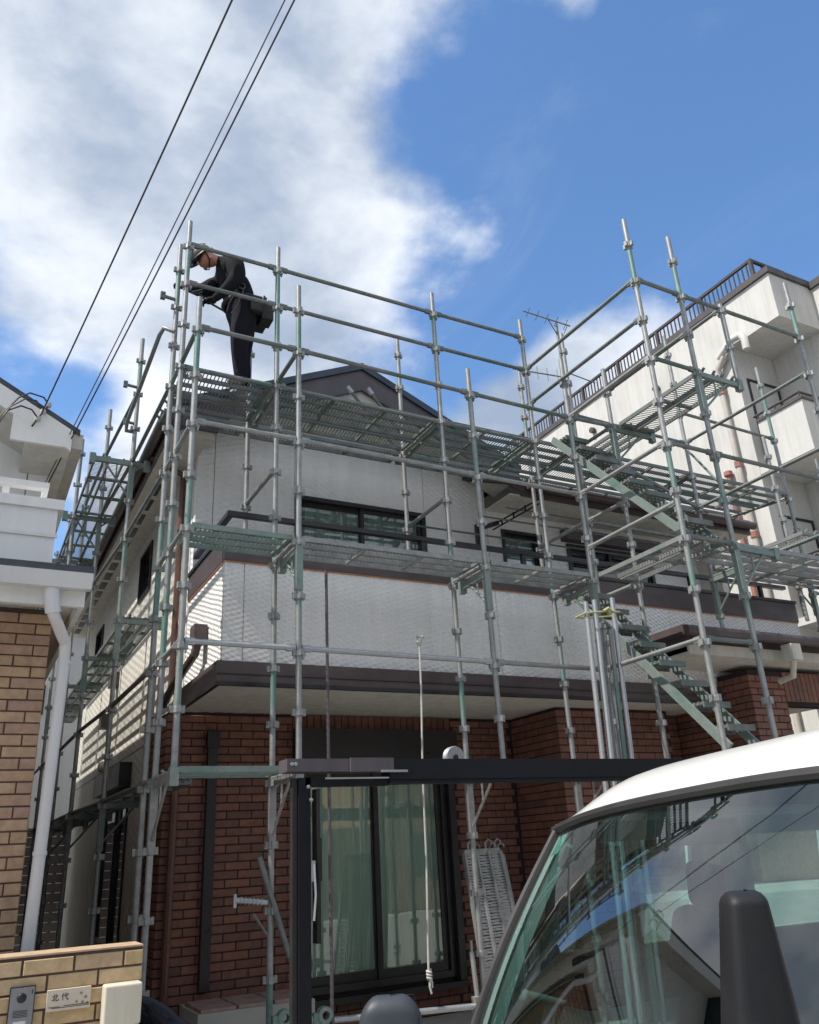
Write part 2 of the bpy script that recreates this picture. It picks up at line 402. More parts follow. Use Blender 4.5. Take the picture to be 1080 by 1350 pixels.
def subtract(rect, holes):              # rectangle (u0,u1,v0,v1) minus holes -> list of rectangles
    us = sorted({rect[0], rect[1], *[min(max(h[i], rect[0]), rect[1]) for h in holes for i in (0, 1)]})
    vs_ = sorted({rect[2], rect[3], *[min(max(h[i], rect[2]), rect[3]) for h in holes for i in (2, 3)]})
    outl = []
    for i in range(len(us)-1):
        run = None
        for j in range(len(vs_)-1):
            cu, cv = (us[i]+us[i+1])/2, (vs_[j]+vs_[j+1])/2
            hole = any(h[0] < cu < h[1] and h[2] < cv < h[3] for h in holes)
            if not hole:
                if run is None: run = [us[i], us[i+1], vs_[j], vs_[j+1]]
                else: run[3] = vs_[j+1]
            elif run: outl.append(run); run = None
        if run: outl.append(run)
    return outl

# ------------------------------------------------------------------ ground
struct('ground', B((-400, -400, -0.5), (400, 400, -0.012)), 'concrete')
struct('road', B((-200, -6.0, -0.3), (200, 4.55, 0.0)), 'asphalt')
struct('house_yard', B((1.2, 4.75, -0.3), (12.4, 18, 0.13)), 'concrete')
struct('neighbour_yard', B((-12, 4.75, -0.3), (1.196, 18, 0.134)), 'concrete')
mb = MB()
for i in range(40): mb.box((-20+i*1.0, 4.556, -0.3), (-20.006+(i+1)*1.0, 4.744, 0.145))
struct('kerb', mb, 'concrete')

# ------------------------------------------------------------------ bricks
BR_CACHE = {}
def brick_mesh(wd, h, t, axis, mat):
    k = (round(wd, 3), h, t, axis, mat)
    if k not in BR_CACHE:
        b = 0.004; mb = MB()
        w2, h2 = wd/2, h/2
        def P(u, d, z): return (u, d, z) if axis == 'x' else (d, u, z)
        vs = [P(-w2, t, -h2), P(w2, t, -h2), P(w2, t, h2), P(-w2, t, h2), P(-w2, b, -h2), P(w2, b, -h2), P(w2, b, h2), P(-w2, b, h2),
              P(-w2+b, 0, -h2+b), P(w2-b, 0, -h2+b), P(w2-b, 0, h2-b), P(-w2+b, 0, h2-b)]
        fs = [(8, 9, 10, 11)]
        for i in range(4):
            j = (i+1) % 4
            fs += [(i, j, 4+j, 4+i), (4+i, 4+j, 8+j, 8+i)]
        mb.add(vs, fs)
        BR_CACHE[k] = mb.mesh('brick', mat)
    return BR_CACHE[k]
def brick_field(parent, axis, fixed, outward, u0, u1, z0, z1, mat, single, holes=(), Lp=0.245, Hp=0.075, jt=0.011, t=0.03, name='brick', phase=0.0, jit=0.0025):
    """running bond on a vertical plane; single(u, z) says which bricks are objects of their own"""
    rest = MB(); cnt = 0
    nrow = int((z1-z0)/Hp+0.01)
    base = Vector(root_of(parent).location)
    for j in range(nrow):
        zc = z0+(j+0.5)*Hp
        u = u0-Lp+((j % 2)*0.5+phase)*Lp
        while u < u1:
            segs = subtract((max(u, u0), min(u+Lp-jt, u1), zc-0.01, zc+0.01), holes) if min(u+Lp-jt, u1) > max(u, u0) else []
            for (a, b, _, _) in segs:
                wd = b-a
                if wd < 0.03: continue
                wd = round(wd*200)/200
                me = brick_mesh(wd, Hp-jt, t*(-outward), axis, mat)
                d = fixed+outward*random.uniform(-jit, jit)
                loc = ((a+b)/2, d, zc) if axis == 'x' else (d, (a+b)/2, zc)
                if single((a+b)/2, zc):
                    inst(name, me, loc, parent); cnt += 1
                else:
                    o = len(rest.v); lv = Vector(loc)
                    rest.v += [lv+v.co for v in me.vertices]
                    for p in me.polygons: rest.f.append([o+i for i in p.vertices]); rest.mi.append(0)
            u += Lp
    if rest.v:
        part('brickwork', rest, mat, parent, kind='stuff')
    return cnt
def window(parent, axis, fixed, outward, u0, u1, z0, z1, sashes=2, fr=0.05, name='window', frame='black_alu', depth=0.09, curtain=None, gl='window_glass', sashw=0.045, mid=None):
    """a framed sliding window: frame, sashes, panes, curtain"""
    def P(u, d, z): return (u, fixed-outward*d, z) if axis == 'x' else (fixed-outward*d, u, z)
    def bx(mb, ua, ub, da, db, za, zb): return mb.box(P(ua, da, za), P(ub, db, zb))
    f = MB()
    for (a, b, c, d) in ((u0, u0+fr, z0, z1), (u1-fr, u1, z0, z1), (u0+fr, u1-fr, z1-fr, z1), (u0+fr, u1-fr, z0, z0+fr)):
        bx(f, a, b, -0.025, depth, c, d)
    w = part(name, f, frame, parent)
    n = sashes; W = (u1-u0-2*fr)/n
    for i in range(n):
        a = u0+fr+i*W-(0.02 if i else 0); b = u0+fr+(i+1)*W+(0.02 if i < n-1 else 0)
        d0 = 0.012 if i % 2 else 0.045
        s = MB()
        for (p, q, c, d) in ((a, a+sashw, z0+fr, z1-fr), (b-sashw, b, z0+fr, z1-fr), (a+sashw, b-sashw, z1-fr-sashw, z1-fr), (a+sashw, b-sashw, z0+fr, z0+fr+sashw*1.4)):
            bx(s, p, q, d0, d0+0.03, c, d)
        if mid:
            for zz in mid: bx(s, a+sashw, b-sashw, d0+0.002, d0+0.028, zz-0.012, zz+0.012)
        part('sash', s, frame, w)
        g = MB(); bx(g, a+sashw, b-sashw, d0+0.012, d0+0.016, z0+fr+sashw*1.4, z1-fr-sashw)
        part('pane', g, gl, w)
    if curtain:
        c = MB(); nseg = max(20, int((u1-u0)*60)); ua, ub = u0+fr+0.02, u1-fr-0.02; vs = []; fs = []
        for i in range(nseg+1):
            u = ua+(ub-ua)*i/nseg
            d = 0.105+0.022*math.sin(u*47+1.3*math.sin(u*9))+0.008*math.sin(u*131)
            vs += [P(u, d, z0+fr+0.01), P(u+0.004*math.sin(u*20), d*0.96, z1-fr)]
        for i in range(nseg): fs.append((2*i, 2*i+2, 2*i+3, 2*i+1))
        c.add(vs, fs); part('curtain', c, curtain, w, smooth=True)
    return w
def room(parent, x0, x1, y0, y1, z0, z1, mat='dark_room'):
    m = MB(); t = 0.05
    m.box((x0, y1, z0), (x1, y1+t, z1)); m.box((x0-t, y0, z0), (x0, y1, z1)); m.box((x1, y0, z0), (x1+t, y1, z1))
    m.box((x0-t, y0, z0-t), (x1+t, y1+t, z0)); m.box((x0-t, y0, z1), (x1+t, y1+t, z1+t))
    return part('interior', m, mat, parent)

# ------------------------------------------------------------------ the house under scaffolding
house = thing('house', 'two-storey house with white textured upper walls and red brick ground floor behind the scaffolding', 'house', (5.6, 12.0, 0.13))
WY = 8.2; WX = 1.87; GX = 3.62; ZAP = 7.066; SL = 0.45; EY = 7.60
def zr(x): return ZAP-SL*abs(x-GX)
SOFZ = 3.01
# ground floor front wall (mortar bed with bricks set proud of it)
door_hole = (3.06, 4.73, 0.45, 2.50)
m = MB()
for (a, b, c, d) in subtract((1.72, 5.70, 0.13, SOFZ), [door_hole]): m.box((a, WY+0.006, c), (b, WY+0.16, d))
wall_f = part('front_brick_wall', m, 'mortar', house)
singles = lambda u, z: z > 1.25 and z < 3.0
n = brick_field(wall_f, 'x', WY, -1, 1.71, 5.66, 0.135, SOFZ-0.002, 'brick_red',
                lambda u, z: (u < 2.95 and 0.9 < z < 3.0) or (u > 4.8 and 1.7 < z < 3.0), holes=[(3.0, 4.80, 0.35, 2.52), (2.98, 4.86, 2.52, SOFZ)])
SOLD_ME = B((-0.0335, 0, -0.0705), (0.0335, 0.033, 0.0705)).mesh('brick', 'brick_red')
for i in range(24):
    x = 2.985+i*0.078
    inst('brick', SOLD_ME, (x+0.0335, WY-0.003+random.uniform(-0.002, 0.002), (2.865+SOFZ-0.004)/2), wall_f)
# corner return on the left
m = B((1.725, WY+0.165, 0.13), (WX-0.002, 9.0, SOFZ)); m.box((1.715, WY+0.166, 0.13), (1.73, 9.0, SOFZ))
ret = part('side_brick_wall', m, 'mortar', house)
brick_field(ret, 'y', 1.705, -1, WY+0.03, 9.0, 0.135, SOFZ, 'brick_red', lambda u, z: False)
# projecting bay
BX, BY = 5.68, 7.30
m = B((BX+0.008, BY+0.008, 0.13), (7.3, 8.19, SOFZ-0.002))
bay = part('bay_brick_wall', m, 'mortar', house)
n += brick_field(bay, 'y', BX, -1, BY, 8.19, 0.135, SOFZ-0.002, 'brick_red', lambda u, z: z > 2.0)
n += brick_field(bay, 'x', BY, -1, BX, 7.3, 0.135, SOFZ-0.002, 'brick_red', lambda u, z: u < 6.6 and z > 2.25)
# recess wall right of the bay, and porch pillar
m = B((7.3, 7.608, 0.13), (9.42, 7.75, 3.4))
rec = part('porch_brick_wall', m, 'mortar', house)
brick_field(rec, 'x', 7.60, -1, 7.3, 9.42, 0.135, 3.39, 'brick_red', lambda u, z: False)
PX, PY = 7.73, 6.40
m = B((PX+0.008, PY+0.008, 0.13), (8.29, 7.59, 3.34))
pil = part('porch_pillar', m, 'mortar', house)
n += brick_field(pil, 'y', PX, -1, PY, 7.58, 0.135, 3.34, 'brick_red', lambda u, z: z > 2.6 and u < 7.1)
n += brick_field(pil, 'x', PY, -1, PX, 8.295, 0.135, 3.34, 'brick_red', lambda u, z: z > 2.6)
m = B((8.3, PY+0.012, 3.0), (11.9, PY+0.3, 3.34)); lint = part('porch_lintel', m, 'mortar', house)
SOLD_ME2 = B((-0.0335, 0, -0.1675), (0.0335, 0.03, 0.1675)).mesh('brick', 'brick_red')
for i in range(46): inst('brick', SOLD_ME2, (8.3385+i*0.078, PY, 3.1675), lint)
part('porch_side', B((11.6, PY+0.01, 0.13), (12.0, 7.6, 3.0)), 'brick_red', house)
# porch roof
m = MB(); m.box((6.62, 6.16, 3.52), (12.2, 7.58, 3.60)); m.box((6.45, 6.02, 3.60), (12.3, 7.59, 3.67))
pr = part('porch_roof', m, 'brown_metal', house)
g = MB(); g.tube([(6.43, 5.97, 3.60), (12.3, 5.97, 3.60)], 0.055, 10); part('gutter', g, 'brown_metal', pr, smooth=True)
part('fascia', B((6.62, 6.14, 3.40), (12.2, 6.17, 3.515)), 'soffit', pr)
part('ceiling', B((6.62, 6.175, 3.40), (12.2, 7.585, 3.43)), 'soffit', pr)
hop = MB(); hop.box((7.92, 5.9, 3.36), (8.07, 6.04, 3.54)); hop.tube([(8.0, 5.97, 3.38), (8.1, 6.1, 3.22), (8.12, 6.3, 3.2)], 0.035, 8)
part('gutter_hopper', hop, 'soffit', pr)
# patio door with shutter box
win = window(house, 'x', WY, -1, 3.06, 4.73, 0.45, 2.50, 2, 0.06, 'patio_door', curtain='curtain', depth=0.12, sashw=0.055)
sb = MB(); sb.box((3.0, WY-0.16, 2.46), (4.84, WY-0.005, 2.85)); part('shutter_box', sb, 'black_alu', win)
part('shutter_rail', B((3.0, WY-0.09, 0.42), (3.055, WY-0.005, 2.455)), 'black_alu', win)
part('shutter_rail', B((4.735, WY-0.09, 0.42), (4.81, WY-0.005, 2.455)), 'black_alu', win)
part('door_sill', B((2.99, WY-0.11, 0.36), (4.82, WY-0.005, 0.415)), 'black_alu', win)
room(house, 2.3, 5.4, 8.42, 10.6, 0.3, 2.75, 'room_wall')
# dark vertical service pipe on the brick
m = MB(); m.box((2.10, WY-0.075, 0.6), (2.19, WY-0.008, 2.70)); m.box((2.085, WY-0.09, 2.66), (2.205, WY-0.008, 2.82))
part('pipe_cover', m, 'black_alu', house)
m = MB(); m.tube([(1.80, WY-0.06, 0.2), (1.80, WY-0.06, 2.9)], 0.035, 8); part('downpipe', m, 'brown_pipe', house, smooth=True)
# tiled ledge at the foot of the wall
led = part('ledge', B((1.95, 7.55, 0.13), (2.95, 8.185, 0.52)), 'concrete', house)
tile_me = B((-0.145, -0.13, -0.012), (0.145, 0.13, 0.012)).mesh('tile', 'tile_pink')
for i in range(3):
    for j in range(2): inst('tile', tile_me, (2.12+i*0.31, 7.68+j*0.28, 0.535), led)

# upper front wall, siding panels
door1 = (3.0, 4.70, 3.55, 5.50); shut = (5.83, 6.47, 4.2, 5.45); win3 = (6.88, 8.40, 4.45, 5.38)
def under(x): return zr(x)-0.21
cuts = [WX, 2.06, 3.0, 4.70, 5.62]
for a, b in zip(cuts, cuts[1:]):
    for (z0, top) in (((door1[3], True),) if (a, b) == (3.0, 4.70) else ((3.3, True),)):
        g = 0.004
        poly = [(a+g, WY, z0), (b-g, WY, z0), (b-g, WY, under(b))]
        if a < GX < b: poly.append((GX, WY, under(GX)))
        poly.append((a+g, WY, under(a)))
        part('siding_panel', MB().prism(poly, (0, 0.12, 0)), 'relief_gable', house)
for (a, b) in ((5.62, 7.25), (7.25, 9.42)):
    m = MB()
    for (p, q, c, d) in subtract((a+0.004, b-0.004, 3.3, 5.72), [shut, win3]): m.box((p, WY, c), (q, WY+0.12, d))
    part('siding_panel', m, 'relief_gable', house)
window(house, 'x', WY, -1, *door1, 2, 0.05, 'balcony_door', curtain='curtain_white', mid=[4.95])
window(house, 'x', WY, -1, *shut, 1, 0.04, 'window', curtain='curtain_white')
window(house, 'x', WY, -1, *win3, 2, 0.05, 'window', curtain='curtain_white')
part('shutter_box', B((6.80, WY-0.13, 5.40), (8.5, WY-0.004, 5.56)), 'purple_grey', house)
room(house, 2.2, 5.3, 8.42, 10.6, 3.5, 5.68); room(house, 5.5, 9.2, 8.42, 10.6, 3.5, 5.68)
# left wall
LW = [(10.50, 11.28, 4.95, 5.62), (14.5, 15.3, 4.9, 5.5), (10.9, 12.9, 0.7, 2.55)]
ycuts = [8.2, 10.02, 11.84, 13.66, 15.5, 17.0]
for a, b in zip(ycuts, ycuts[1:]):
    for (z0, z1) in ((0.25, 2.93), (2.945, 5.80)):
        m = MB()
        y0 = 9.0 if (a == 8.2 and z0 < 1) else (a+0.32 if a == 8.2 else a)
        y0 = max(y0, WY+0.125 if a == 8.2 else a)
        for (p, q, c, d) in subtract((y0+0.004, b-0.004, z0, z1), LW): m.box((WX, p, c), (WX+0.12, q, d))
        part('siding_panel', m, 'relief_side', house)
part('siding_panel', B((WX, WY+0.125, SOFZ), (WX+0.12, WY+0.30, 5.8)), 'relief_side', house)
for k, h in enumerate(LW):
    wdw = window(house, 'y', WX, -1, *h, 1 if k < 2 else 2, 0.04, 'window', curtain='curtain_white' if k < 2 else None, mid=[h[2]+0.28] if k < 2 else None)
    if k == 2:
        part('shutter_box', B((WX-0.15, h[0]-0.05, h[3]+0.005), (WX-0.005, h[1]+0.05, h[3]+0.28)), 'black_alu', wdw)
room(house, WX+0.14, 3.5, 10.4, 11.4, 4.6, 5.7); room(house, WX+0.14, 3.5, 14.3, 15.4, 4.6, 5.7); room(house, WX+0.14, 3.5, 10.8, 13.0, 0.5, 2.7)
part('plinth', B((WX-0.02, 9.0, 0.1), (WX+0.1, 17.0, 0.245)), 'concrete', house)
part('back_wall', B((WX+0.13, 16.9, 0.13), (9.4, 17.0, 5.8)), 'relief_side', house)
part('right_wall', B((9.3, 7.8, 0.13), (9.42, 17.0, 5.8)), 'relief_side', house)
v = MB(); v.lathe([(0.0, -0.10), (0.07, -0.09), (0.085, -0.03), (0.085, 0.0)], (WX, 13.1, 3.0), 'x', 14); part('vent_cap', v, 'soffit', house, smooth=True)
part('vent_box', B((WX-0.09, 11.5, 4.42), (WX-0.004, 12.0, 4.62)), 'black_alu', house)
for (y, z) in ((12.4, 4.05), (13.0, 3.55)): part('vent_box', B((WX-0.12, y, z), (WX-0.004, y+0.25, z+0.2)), 'brown_metal', house)

# gable roof
def slope_poly(x0, x1, dz0, dz1, y): return [(x0, y, zr(x0)-dz0), (x1, y, zr(x1)-dz0), (x1, y, zr(x1)-dz1), (x0, y, zr(x0)-dz1)]
rl, rrr = 1.46, 5.78
m = MB(); m.prism(slope_poly(rl-0.02, GX, 0.0, 0.085, EY-0.03), (0, 9.2, 0)); m.prism(slope_poly(GX, rrr+0.02, 0.0, 0.085, EY-0.03), (0, 9.2, 0))
roof = part('gable_roof', m, 'roof_edge_blue', house)
m = MB(); m.prism(slope_poly(rl, GX, 0.087, 0.36, EY), (0, 0.04, 0)); m.prism(slope_poly(GX, rrr, 0.087, 0.36, EY), (0, 0.04, 0))
part('barge_board', m, 'purple_grey', roof)
m = MB(); m.prism(slope_poly(rl+0.02, GX, 0.19, 0.205, EY+0.042), (0, WY-EY-0.045, 0)); m.prism(slope_poly(GX, rrr-0.02, 0.19, 0.205, EY+0.042), (0, WY-EY-0.045, 0))
part('soffit_board', m, 'soffit', roof)
# small triangular gablet of cream board under the apex
m = MB().prism([(3.05, EY+0.05, 6.50), (4.2, EY+0.05, 6.50), (GX, EY+0.05, 6.74)], (0, 0.03, 0)); part('gable_board', m, 'soffit', roof)
# left eave
part('eave_soffit', B((rl+0.03, EY+0.25, 5.80), (WX, 16.8, 5.815)), 'soffit', roof)
part('eave_fascia', B((rl+0.0, EY+0.06, 5.80), (rl+0.025, 16.8, 6.0)), 'brown_metal', roof)
g = MB(); g.tube([(rl-0.06, EY+0.05, 5.93), (rl-0.06, 16.8, 5.93)], 0.06, 10); part('gutter', g, 'brown_metal', roof, smooth=True)
m = MB(); m.box((rl+0.0, EY+0.045, 5.73), (1.90, EY+0.25, 5.81)); part('eave_return', m, 'soffit', roof)
m = MB(); m.box((rl+0.0, EY-0.01, 5.80), (1.93, EY+0.03, 5.97)); part('eave_end', m, 'purple_grey', roof)
VENT_ME = B((-0.05, -0.175, -0.0035), (0.05, 0.175, 0.0035)).mesh('eave_vent', 'black_alu')
for i in range(16): inst('eave_vent', VENT_ME, (rl+0.17, 8.775+i*0.5, 5.7955), roof)
m = MB(); m.tube([(WX-0.06, 8.60, 5.75), (WX-0.06, 8.60, 3.25)], 0.034, 8); m.tube([(rl-0.02, 8.60, 5.88), (WX-0.06, 8.60, 5.72)], 0.03, 8)
part('downpipe', m, 'brown_pipe', house, smooth=True)
# right wing roof with front eave
m = MB().prism([(5.3, EY-0.02, 5.90), (5.3, 11.6, 7.55), (5.3, 17.0, 5.9), (5.3, 17.0, 5.8), (5.3, 11.6, 7.4), (5.3, EY-0.02, 5.82)], (4.6, 0, 0))
roof2 = part('main_roof', m, 'roof_slate', house)
part('eave_fascia', B((5.78, EY, 5.68), (9.88, EY+0.03, 5.82)), 'brown_metal', roof2)
part('eave_soffit', B((5.62, EY+0.032, 5.68), (9.88, WY, 5.70)), 'soffit', roof2)
g = MB(); g.tube([(5.85, EY-0.065, 5.80), (9.9, EY-0.065, 5.80)], 0.06, 10); part('gutter', g, 'brown_metal', roof2, smooth=True)

# balcony
bal = part('balcony', B((WX+0.0, 6.97, 3.33), (9.40, WY-0.004, 3.42)), 'concrete', house)
bcuts = [1.85, 2.03, 4.72, 7.15, 9.42]
for a, b in zip(bcuts, bcuts[1:]): part('siding_panel', B((a+(0.003 if a > 1.9 else 0), 6.85, 3.19), (b-0.003, 6.97, 4.12)), 'relief_white', bal)
for a, b in ((6.972, 7.55), (7.556, WY-0.003)): part('siding_panel', B((1.85, a, 3.19), (1.93, b, 4.12)), 'relief_white', bal)
m = MB(); m.box((1.84, 6.84, 4.114), (9.43, 6.98, 4.128)); m.box((1.84, 6.98, 4.114), (1.94, WY-0.004, 4.128)); part('seal_strip', m, 'orange_seal', bal)
m = MB(); m.box((1.835, 6.835, 4.13), (9.435, 6.985, 4.37)); m.box((1.835, 6.986, 4.13), (1.945, WY-0.005, 4.37)); part('balcony_cap', m, 'brown_metal', bal)
m = MB(); m.box((1.82, 6.82, 4.372), (9.45, 7.0, 4.41)); m.box((1.82, 7.0, 4.372), (1.96, WY-0.006, 4.41)); part('balcony_coping', m, 'black_alu', bal)
m = MB(); m.box((1.87, 6.885, 4.585), (9.40, 6.945, 4.63)); m.box((1.87, 6.945, 4.585), (1.93, WY-0.01, 4.63)); hr = part('handrail', m, 'black_alu', bal)
for x in (2.55, 3.9, 5.15, 6.4, 7.65, 8.9): part('rail_post', B((x, 6.895, 4.41), (x+0.05, 6.935, 4.585)), 'black_alu', hr)
m = MB(); m.box((1.80, 6.80, SOFZ+0.03), (9.43, 6.845, 3.215)); m.box((1.80, 6.846, SOFZ+0.03), (1.845, WY-0.006, 3.215)); part('fascia', m, 'brown_metal', bal)
m = MB(); m.box((1.79, 6.79, SOFZ-0.005), (9.43, 6.83, SOFZ+0.028)); m.box((1.79, 6.831, SOFZ-0.005), (1.83, WY-0.006, SOFZ+0.028)); part('drip_edge', m, 'black_alu', bal)
m = MB(); m.box((1.79, 6.785, 3.10), (9.44, 6.799, 3.105)); part('fascia_trim', m, 'black_alu', bal)
part('soffit_board', B((1.832, 6.832, SOFZ+0.004), (9.40, WY-0.006, SOFZ+0.024)), 'soffit', bal)
m = MB(); m.box((1.72, 7.33, 3.50), (1.84, 7.50, 3.66)); m.tube([(1.78, 7.42, 3.52), (1.76, 7.45, 3.40), (1.72, 8.15, 3.22), (1.72, 8.5, 3.12)], 0.04, 8); part('drain_pipe', m, 'brown_metal', bal)

# laundry poles and swing arm on the balcony
for kk, (z, y, x0, x1, r) in enumerate(((5.60, 7.85, 5.7, 9.2, 0.008), (5.38, 7.75, 5.2, 9.2, 0.011), (5.22, 7.95, 4.4, 8.8, 0.012))):
    solo('laundry_pole', MB().tube([(x0, y, z), (x1, y, z)], r, 6), 'galv_dark', ['thinnest laundry pole strung close under the eave', 'laundry pole hanging from the folding arm on the balcony', 'lowest laundry pole, crossing in front of the upper windows'][kk], 'pole', (x0, y, z), 'laundry poles under the eave', True)
lb = thing('laundry_bracket', 'folding black and blue laundry arm fixed beside the small upper window', 'bracket', (5.45, WY-0.02, 5.3))
m = MB(); m.bar((5.40, 8.1, 5.12), (5.40, 8.1, 5.42), 0.05, 0.05); m.bar((5.40, 8.1, 5.36), (5.6, 7.9, 5.4), 0.045, 0.05); part('base', m, 'black_alu', lb)
m = MB()
for s in (-0.03, 0.03): m.bar((5.50, 7.9, 5.32+s), (5.98, 7.52, 5.60+s), 0.016, 0.016)
for t in (0.2, 0.45, 0.7): m.bar((5.5+0.48*t, 7.9-0.38*t, 5.29+0.28*t), (5.5+0.48*t, 7.9-0.38*t, 5.37+0.28*t), 0.016, 0.016)
part('arm', m, 'navy_alu', lb)
# aerial
an = thing('tv_aerial', 'thin metal television aerial on a mast above the eave', 'aerial', (7.62, 8.6, 6.1))
m = MB(); t0 = at(733, 425, 8.6); m.tube([(t0.x, 8.6, 6.25), t0], 0.022, 8); part('mast', m, 'galv_dark', an)
m = MB(); m.tube([at(690, 410, 8.8), at(752, 430, 8.4)], 0.012, 6); m.tube([at(722, 420, 8.6), at(740, 450, 8.6), at(748, 428, 8.5)], 0.01, 6)
for t in (0.1, 0.3, 0.5, 0.7, 0.9):
    c = at(690, 410, 8.8).lerp(at(752, 430, 8.4), t); m.tube([c+Vector((-0.05, -0.12, 0)), c+Vector((0.05, 0.12, 0))], 0.006, 5)
part('boom', m, 'galv_dark', an)
m = MB(); m.tube([at(676, 486, 9.0), at(742, 497, 8.5)], 0.012, 6); m.tube([at(745, 490, 8.6), at(785, 505, 8.4)], 0.01, 6)
for t in (0.1, 0.3, 0.5, 0.7, 0.9):
    c = at(676, 486, 9.0).lerp(at(742, 497, 8.5), t); m.tube([c+Vector((0, 0, -0.12)), c+Vector((0, 0, 0.12))], 0.006, 5)
part('boom', m, 'galv_dark', an)

# ------------------------------------------------------------------ scaffold
scaf = thing('scaffold', 'grey and green steel pipe scaffold with walkways and stair wrapped around the house', 'scaffold', (4.0, 6.5, 0.13))
def Lk(k): return 2.64+0.45*k
cm = MB()
cm.lathe([(0.026, -0.030), (0.034, -0.024), (0.034, 0.012), (0.026, 0.018)], (0, 0, 0), 'z', 10)
for (dx, dy) in ((1, 0), (-1, 0), (0, 1), (0, -1)):
    cm.box((dx*0.041-0.011-0.004*abs(dy), dy*0.041-0.011-0.004*abs(dx), -0.026), (dx*0.041+0.011+0.004*abs(dy), dy*0.041+0.011+0.004*abs(dx), 0.024))
COUPLER = cm.mesh('coupler', 'galv', smooth=False)
def standard(x, y, z0, z1, greens=(), base=False, mats=('galv', 'galv_green'), lean=0.0):
    mb = MB(); r = 0.0243
    zs = [z0]+[Lk(k) for k in range(-6, 12) if z0+0.05 < Lk(k) < z1-0.05]+[z1]
    for a, b in zip(zs, zs[1:]):
        k = round((a-2.64)/0.45) if a != z0 else None
        mb.cur = 1 if k in greens else 0
        mb.tube([(x, y, a), (x, y, b)], r, 12, cap=(b == z1))
    mb.cur = 0
    if z1 > 5: mb.tube([(x, y, z1), (x, y, z1+0.0)], r*0.8, 8) if False else None
    if base:
        mb.box((x-0.07, y-0.07, z0), (x+0.07, y+0.07, z0+0.008)); mb.tube([(x, y, z0), (x, y, z0+0.35)], 0.017, 8); mb.box((x-0.05, y-0.02, z0+0.16), (x+0.05, y+0.02, z0+0.19))
    s = part('standard', mb, mats, scaf, smooth=True)
    for k in range(-6, 12):
        if z0+0.05 < Lk(k) < z1-0.05: inst('coupler', COUPLER, (x, y, Lk(k)), s, (0, 0, random.choice((0, 0.12, -0.1, 0.2))))
    return s
std = {}
for nme, (x, y, z0, z1, gr, bs) in dict(
    A=(1.285, 5.87, 2.20, 6.12, (6, 3, -1, 0), False), B=(2.18, 5.87, 2.20, 6.52, (7, 1), False),
    C=(4.0, 5.92, 2.20, 6.10, (5,), False), D=(5.255, 5.94, 2.20, 6.55, (6,), False), J=(5.83, 5.92, 0.13, 6.55, (1,), True),
    M0=(1.285, 6.48, 0.13, 7.45, (9, 3, 2, 1), True), M1=(2.185, 6.48, 0.13, 7.44, (8, 9, 3, 0, -5), True), M2=(4.0, 6.5, 0.13, 7.44, (9, 3, 0), True),
    M3=(5.2, 6.5, 0.13, 7.42, (9, 3, 1), True), M4=(5.82, 6.51, 0.13, 7.40, (6, 3), True),
    ML=(1.28, 6.86, 0.13, 7.46, (9, 3, 2), True), I1=(2.18, 7.37, 3.42, 7.05, (), False), I2=(4.0, 7.37, 3.42, 7.42, (), False), I3=(5.81, 7.40, 4.45, 7.38, (), False),
    E=(5.24, 4.69, 0.13, 7.46, (9, 4, 2), True), F=(5.85, 4.70, 0.13, 7.46, (9, 4, 1), True), G=(7.67, 4.72, 0.13, 7.46, (9, 1), True), H=(6.43, 4.70, 5.76, 6.78, (), False),
    K=(7.67, 6.56, 3.68, 7.9, (), False), N1=(9.53, 6.62, 0.13, 7.9, (9, 10), True), N2=(9.0, 6.40, 4.0, 6.55, (), False), N3=(10.35, 6.62, 4.0, 6.55, (), False),
    P=(1.25, 8.66, 0.13, 7.45, (9, 4, 3), True), Q=(1.17, 10.46, 0.13, 7.42, (9,), True), Rr=(1.15, 12.26, 0.13, 7.42, (8, 2), True), S=(1.10, 14.06, 0.13, 7.3, (9,), True), T=(1.08, 15.86, 0.13, 7.2, (), True),
    P2=(1.70, 8.95, 0.13, 3.6, (), True), Q2=(0.86, 10.46, 4.3, 6.9, (8,), False)).items():
    std[nme] = (x, y); standard(x, y, z0, z1, gr, bs)
def rail(a, b, k, name='ledger', mat='galv_dark', dz=0.035, r=0.0213, ext=(0, 0), off=(0, 0)):
    pa = Vector((*(std[a] if isinstance(a, str) else a), Lk(k)+dz)); pb = Vector((*(std[b] if isinstance(b, str) else b), Lk(k)+dz))
    o = Vector((off[0], off[1], 0)); pa += o; pb += o
    d = (pb-pa).normalized(); g = 0.03 if off == (0, 0) else 0
    p, q = pa+d*(g-ext[0]), pb-d*(g-ext[1])
    mb = MB().tube([p, q], r, 10)
    if off == (0, 0):
        for e, s in ((p, 1), (q, -1)): mb.bar(e-d*s*0.004, e+d*s*0.07, 0.03, 0.05); mb.bar(e+d*s*0.008+Vector((0, 0, 0.03)), e+d*s*0.008-Vector((0, 0, 0.085)), 0.012, 0.02)
    return part(name, mb, mat, scaf, smooth=True)
# front outer row
for seg in (('A', 'B'), ('B', 'C'), ('C', 'D')):
    rail(*seg, 1, mat='galv_bright' if seg[0] != 'C' else 'galv'); rail(*seg, 5, mat='galv'); rail(*seg, 7, 'handrail')
rail('D', 'J', 7, 'handrail'); rail('J', 'K', 6, 'handrail')
# front middle row: two guard rails
for seg in (('M0', 'M1'), ('M1', 'M2'), ('M2', 'M3')):
    rail(*seg, 10, 'handrail'); rail(*seg, 9, 'handrail')
for seg in (('M0', 'M1'), ('M1', 'M2'), ('M2', 'M3')): rail(*seg, 7, 'ledger', dz=0.0)
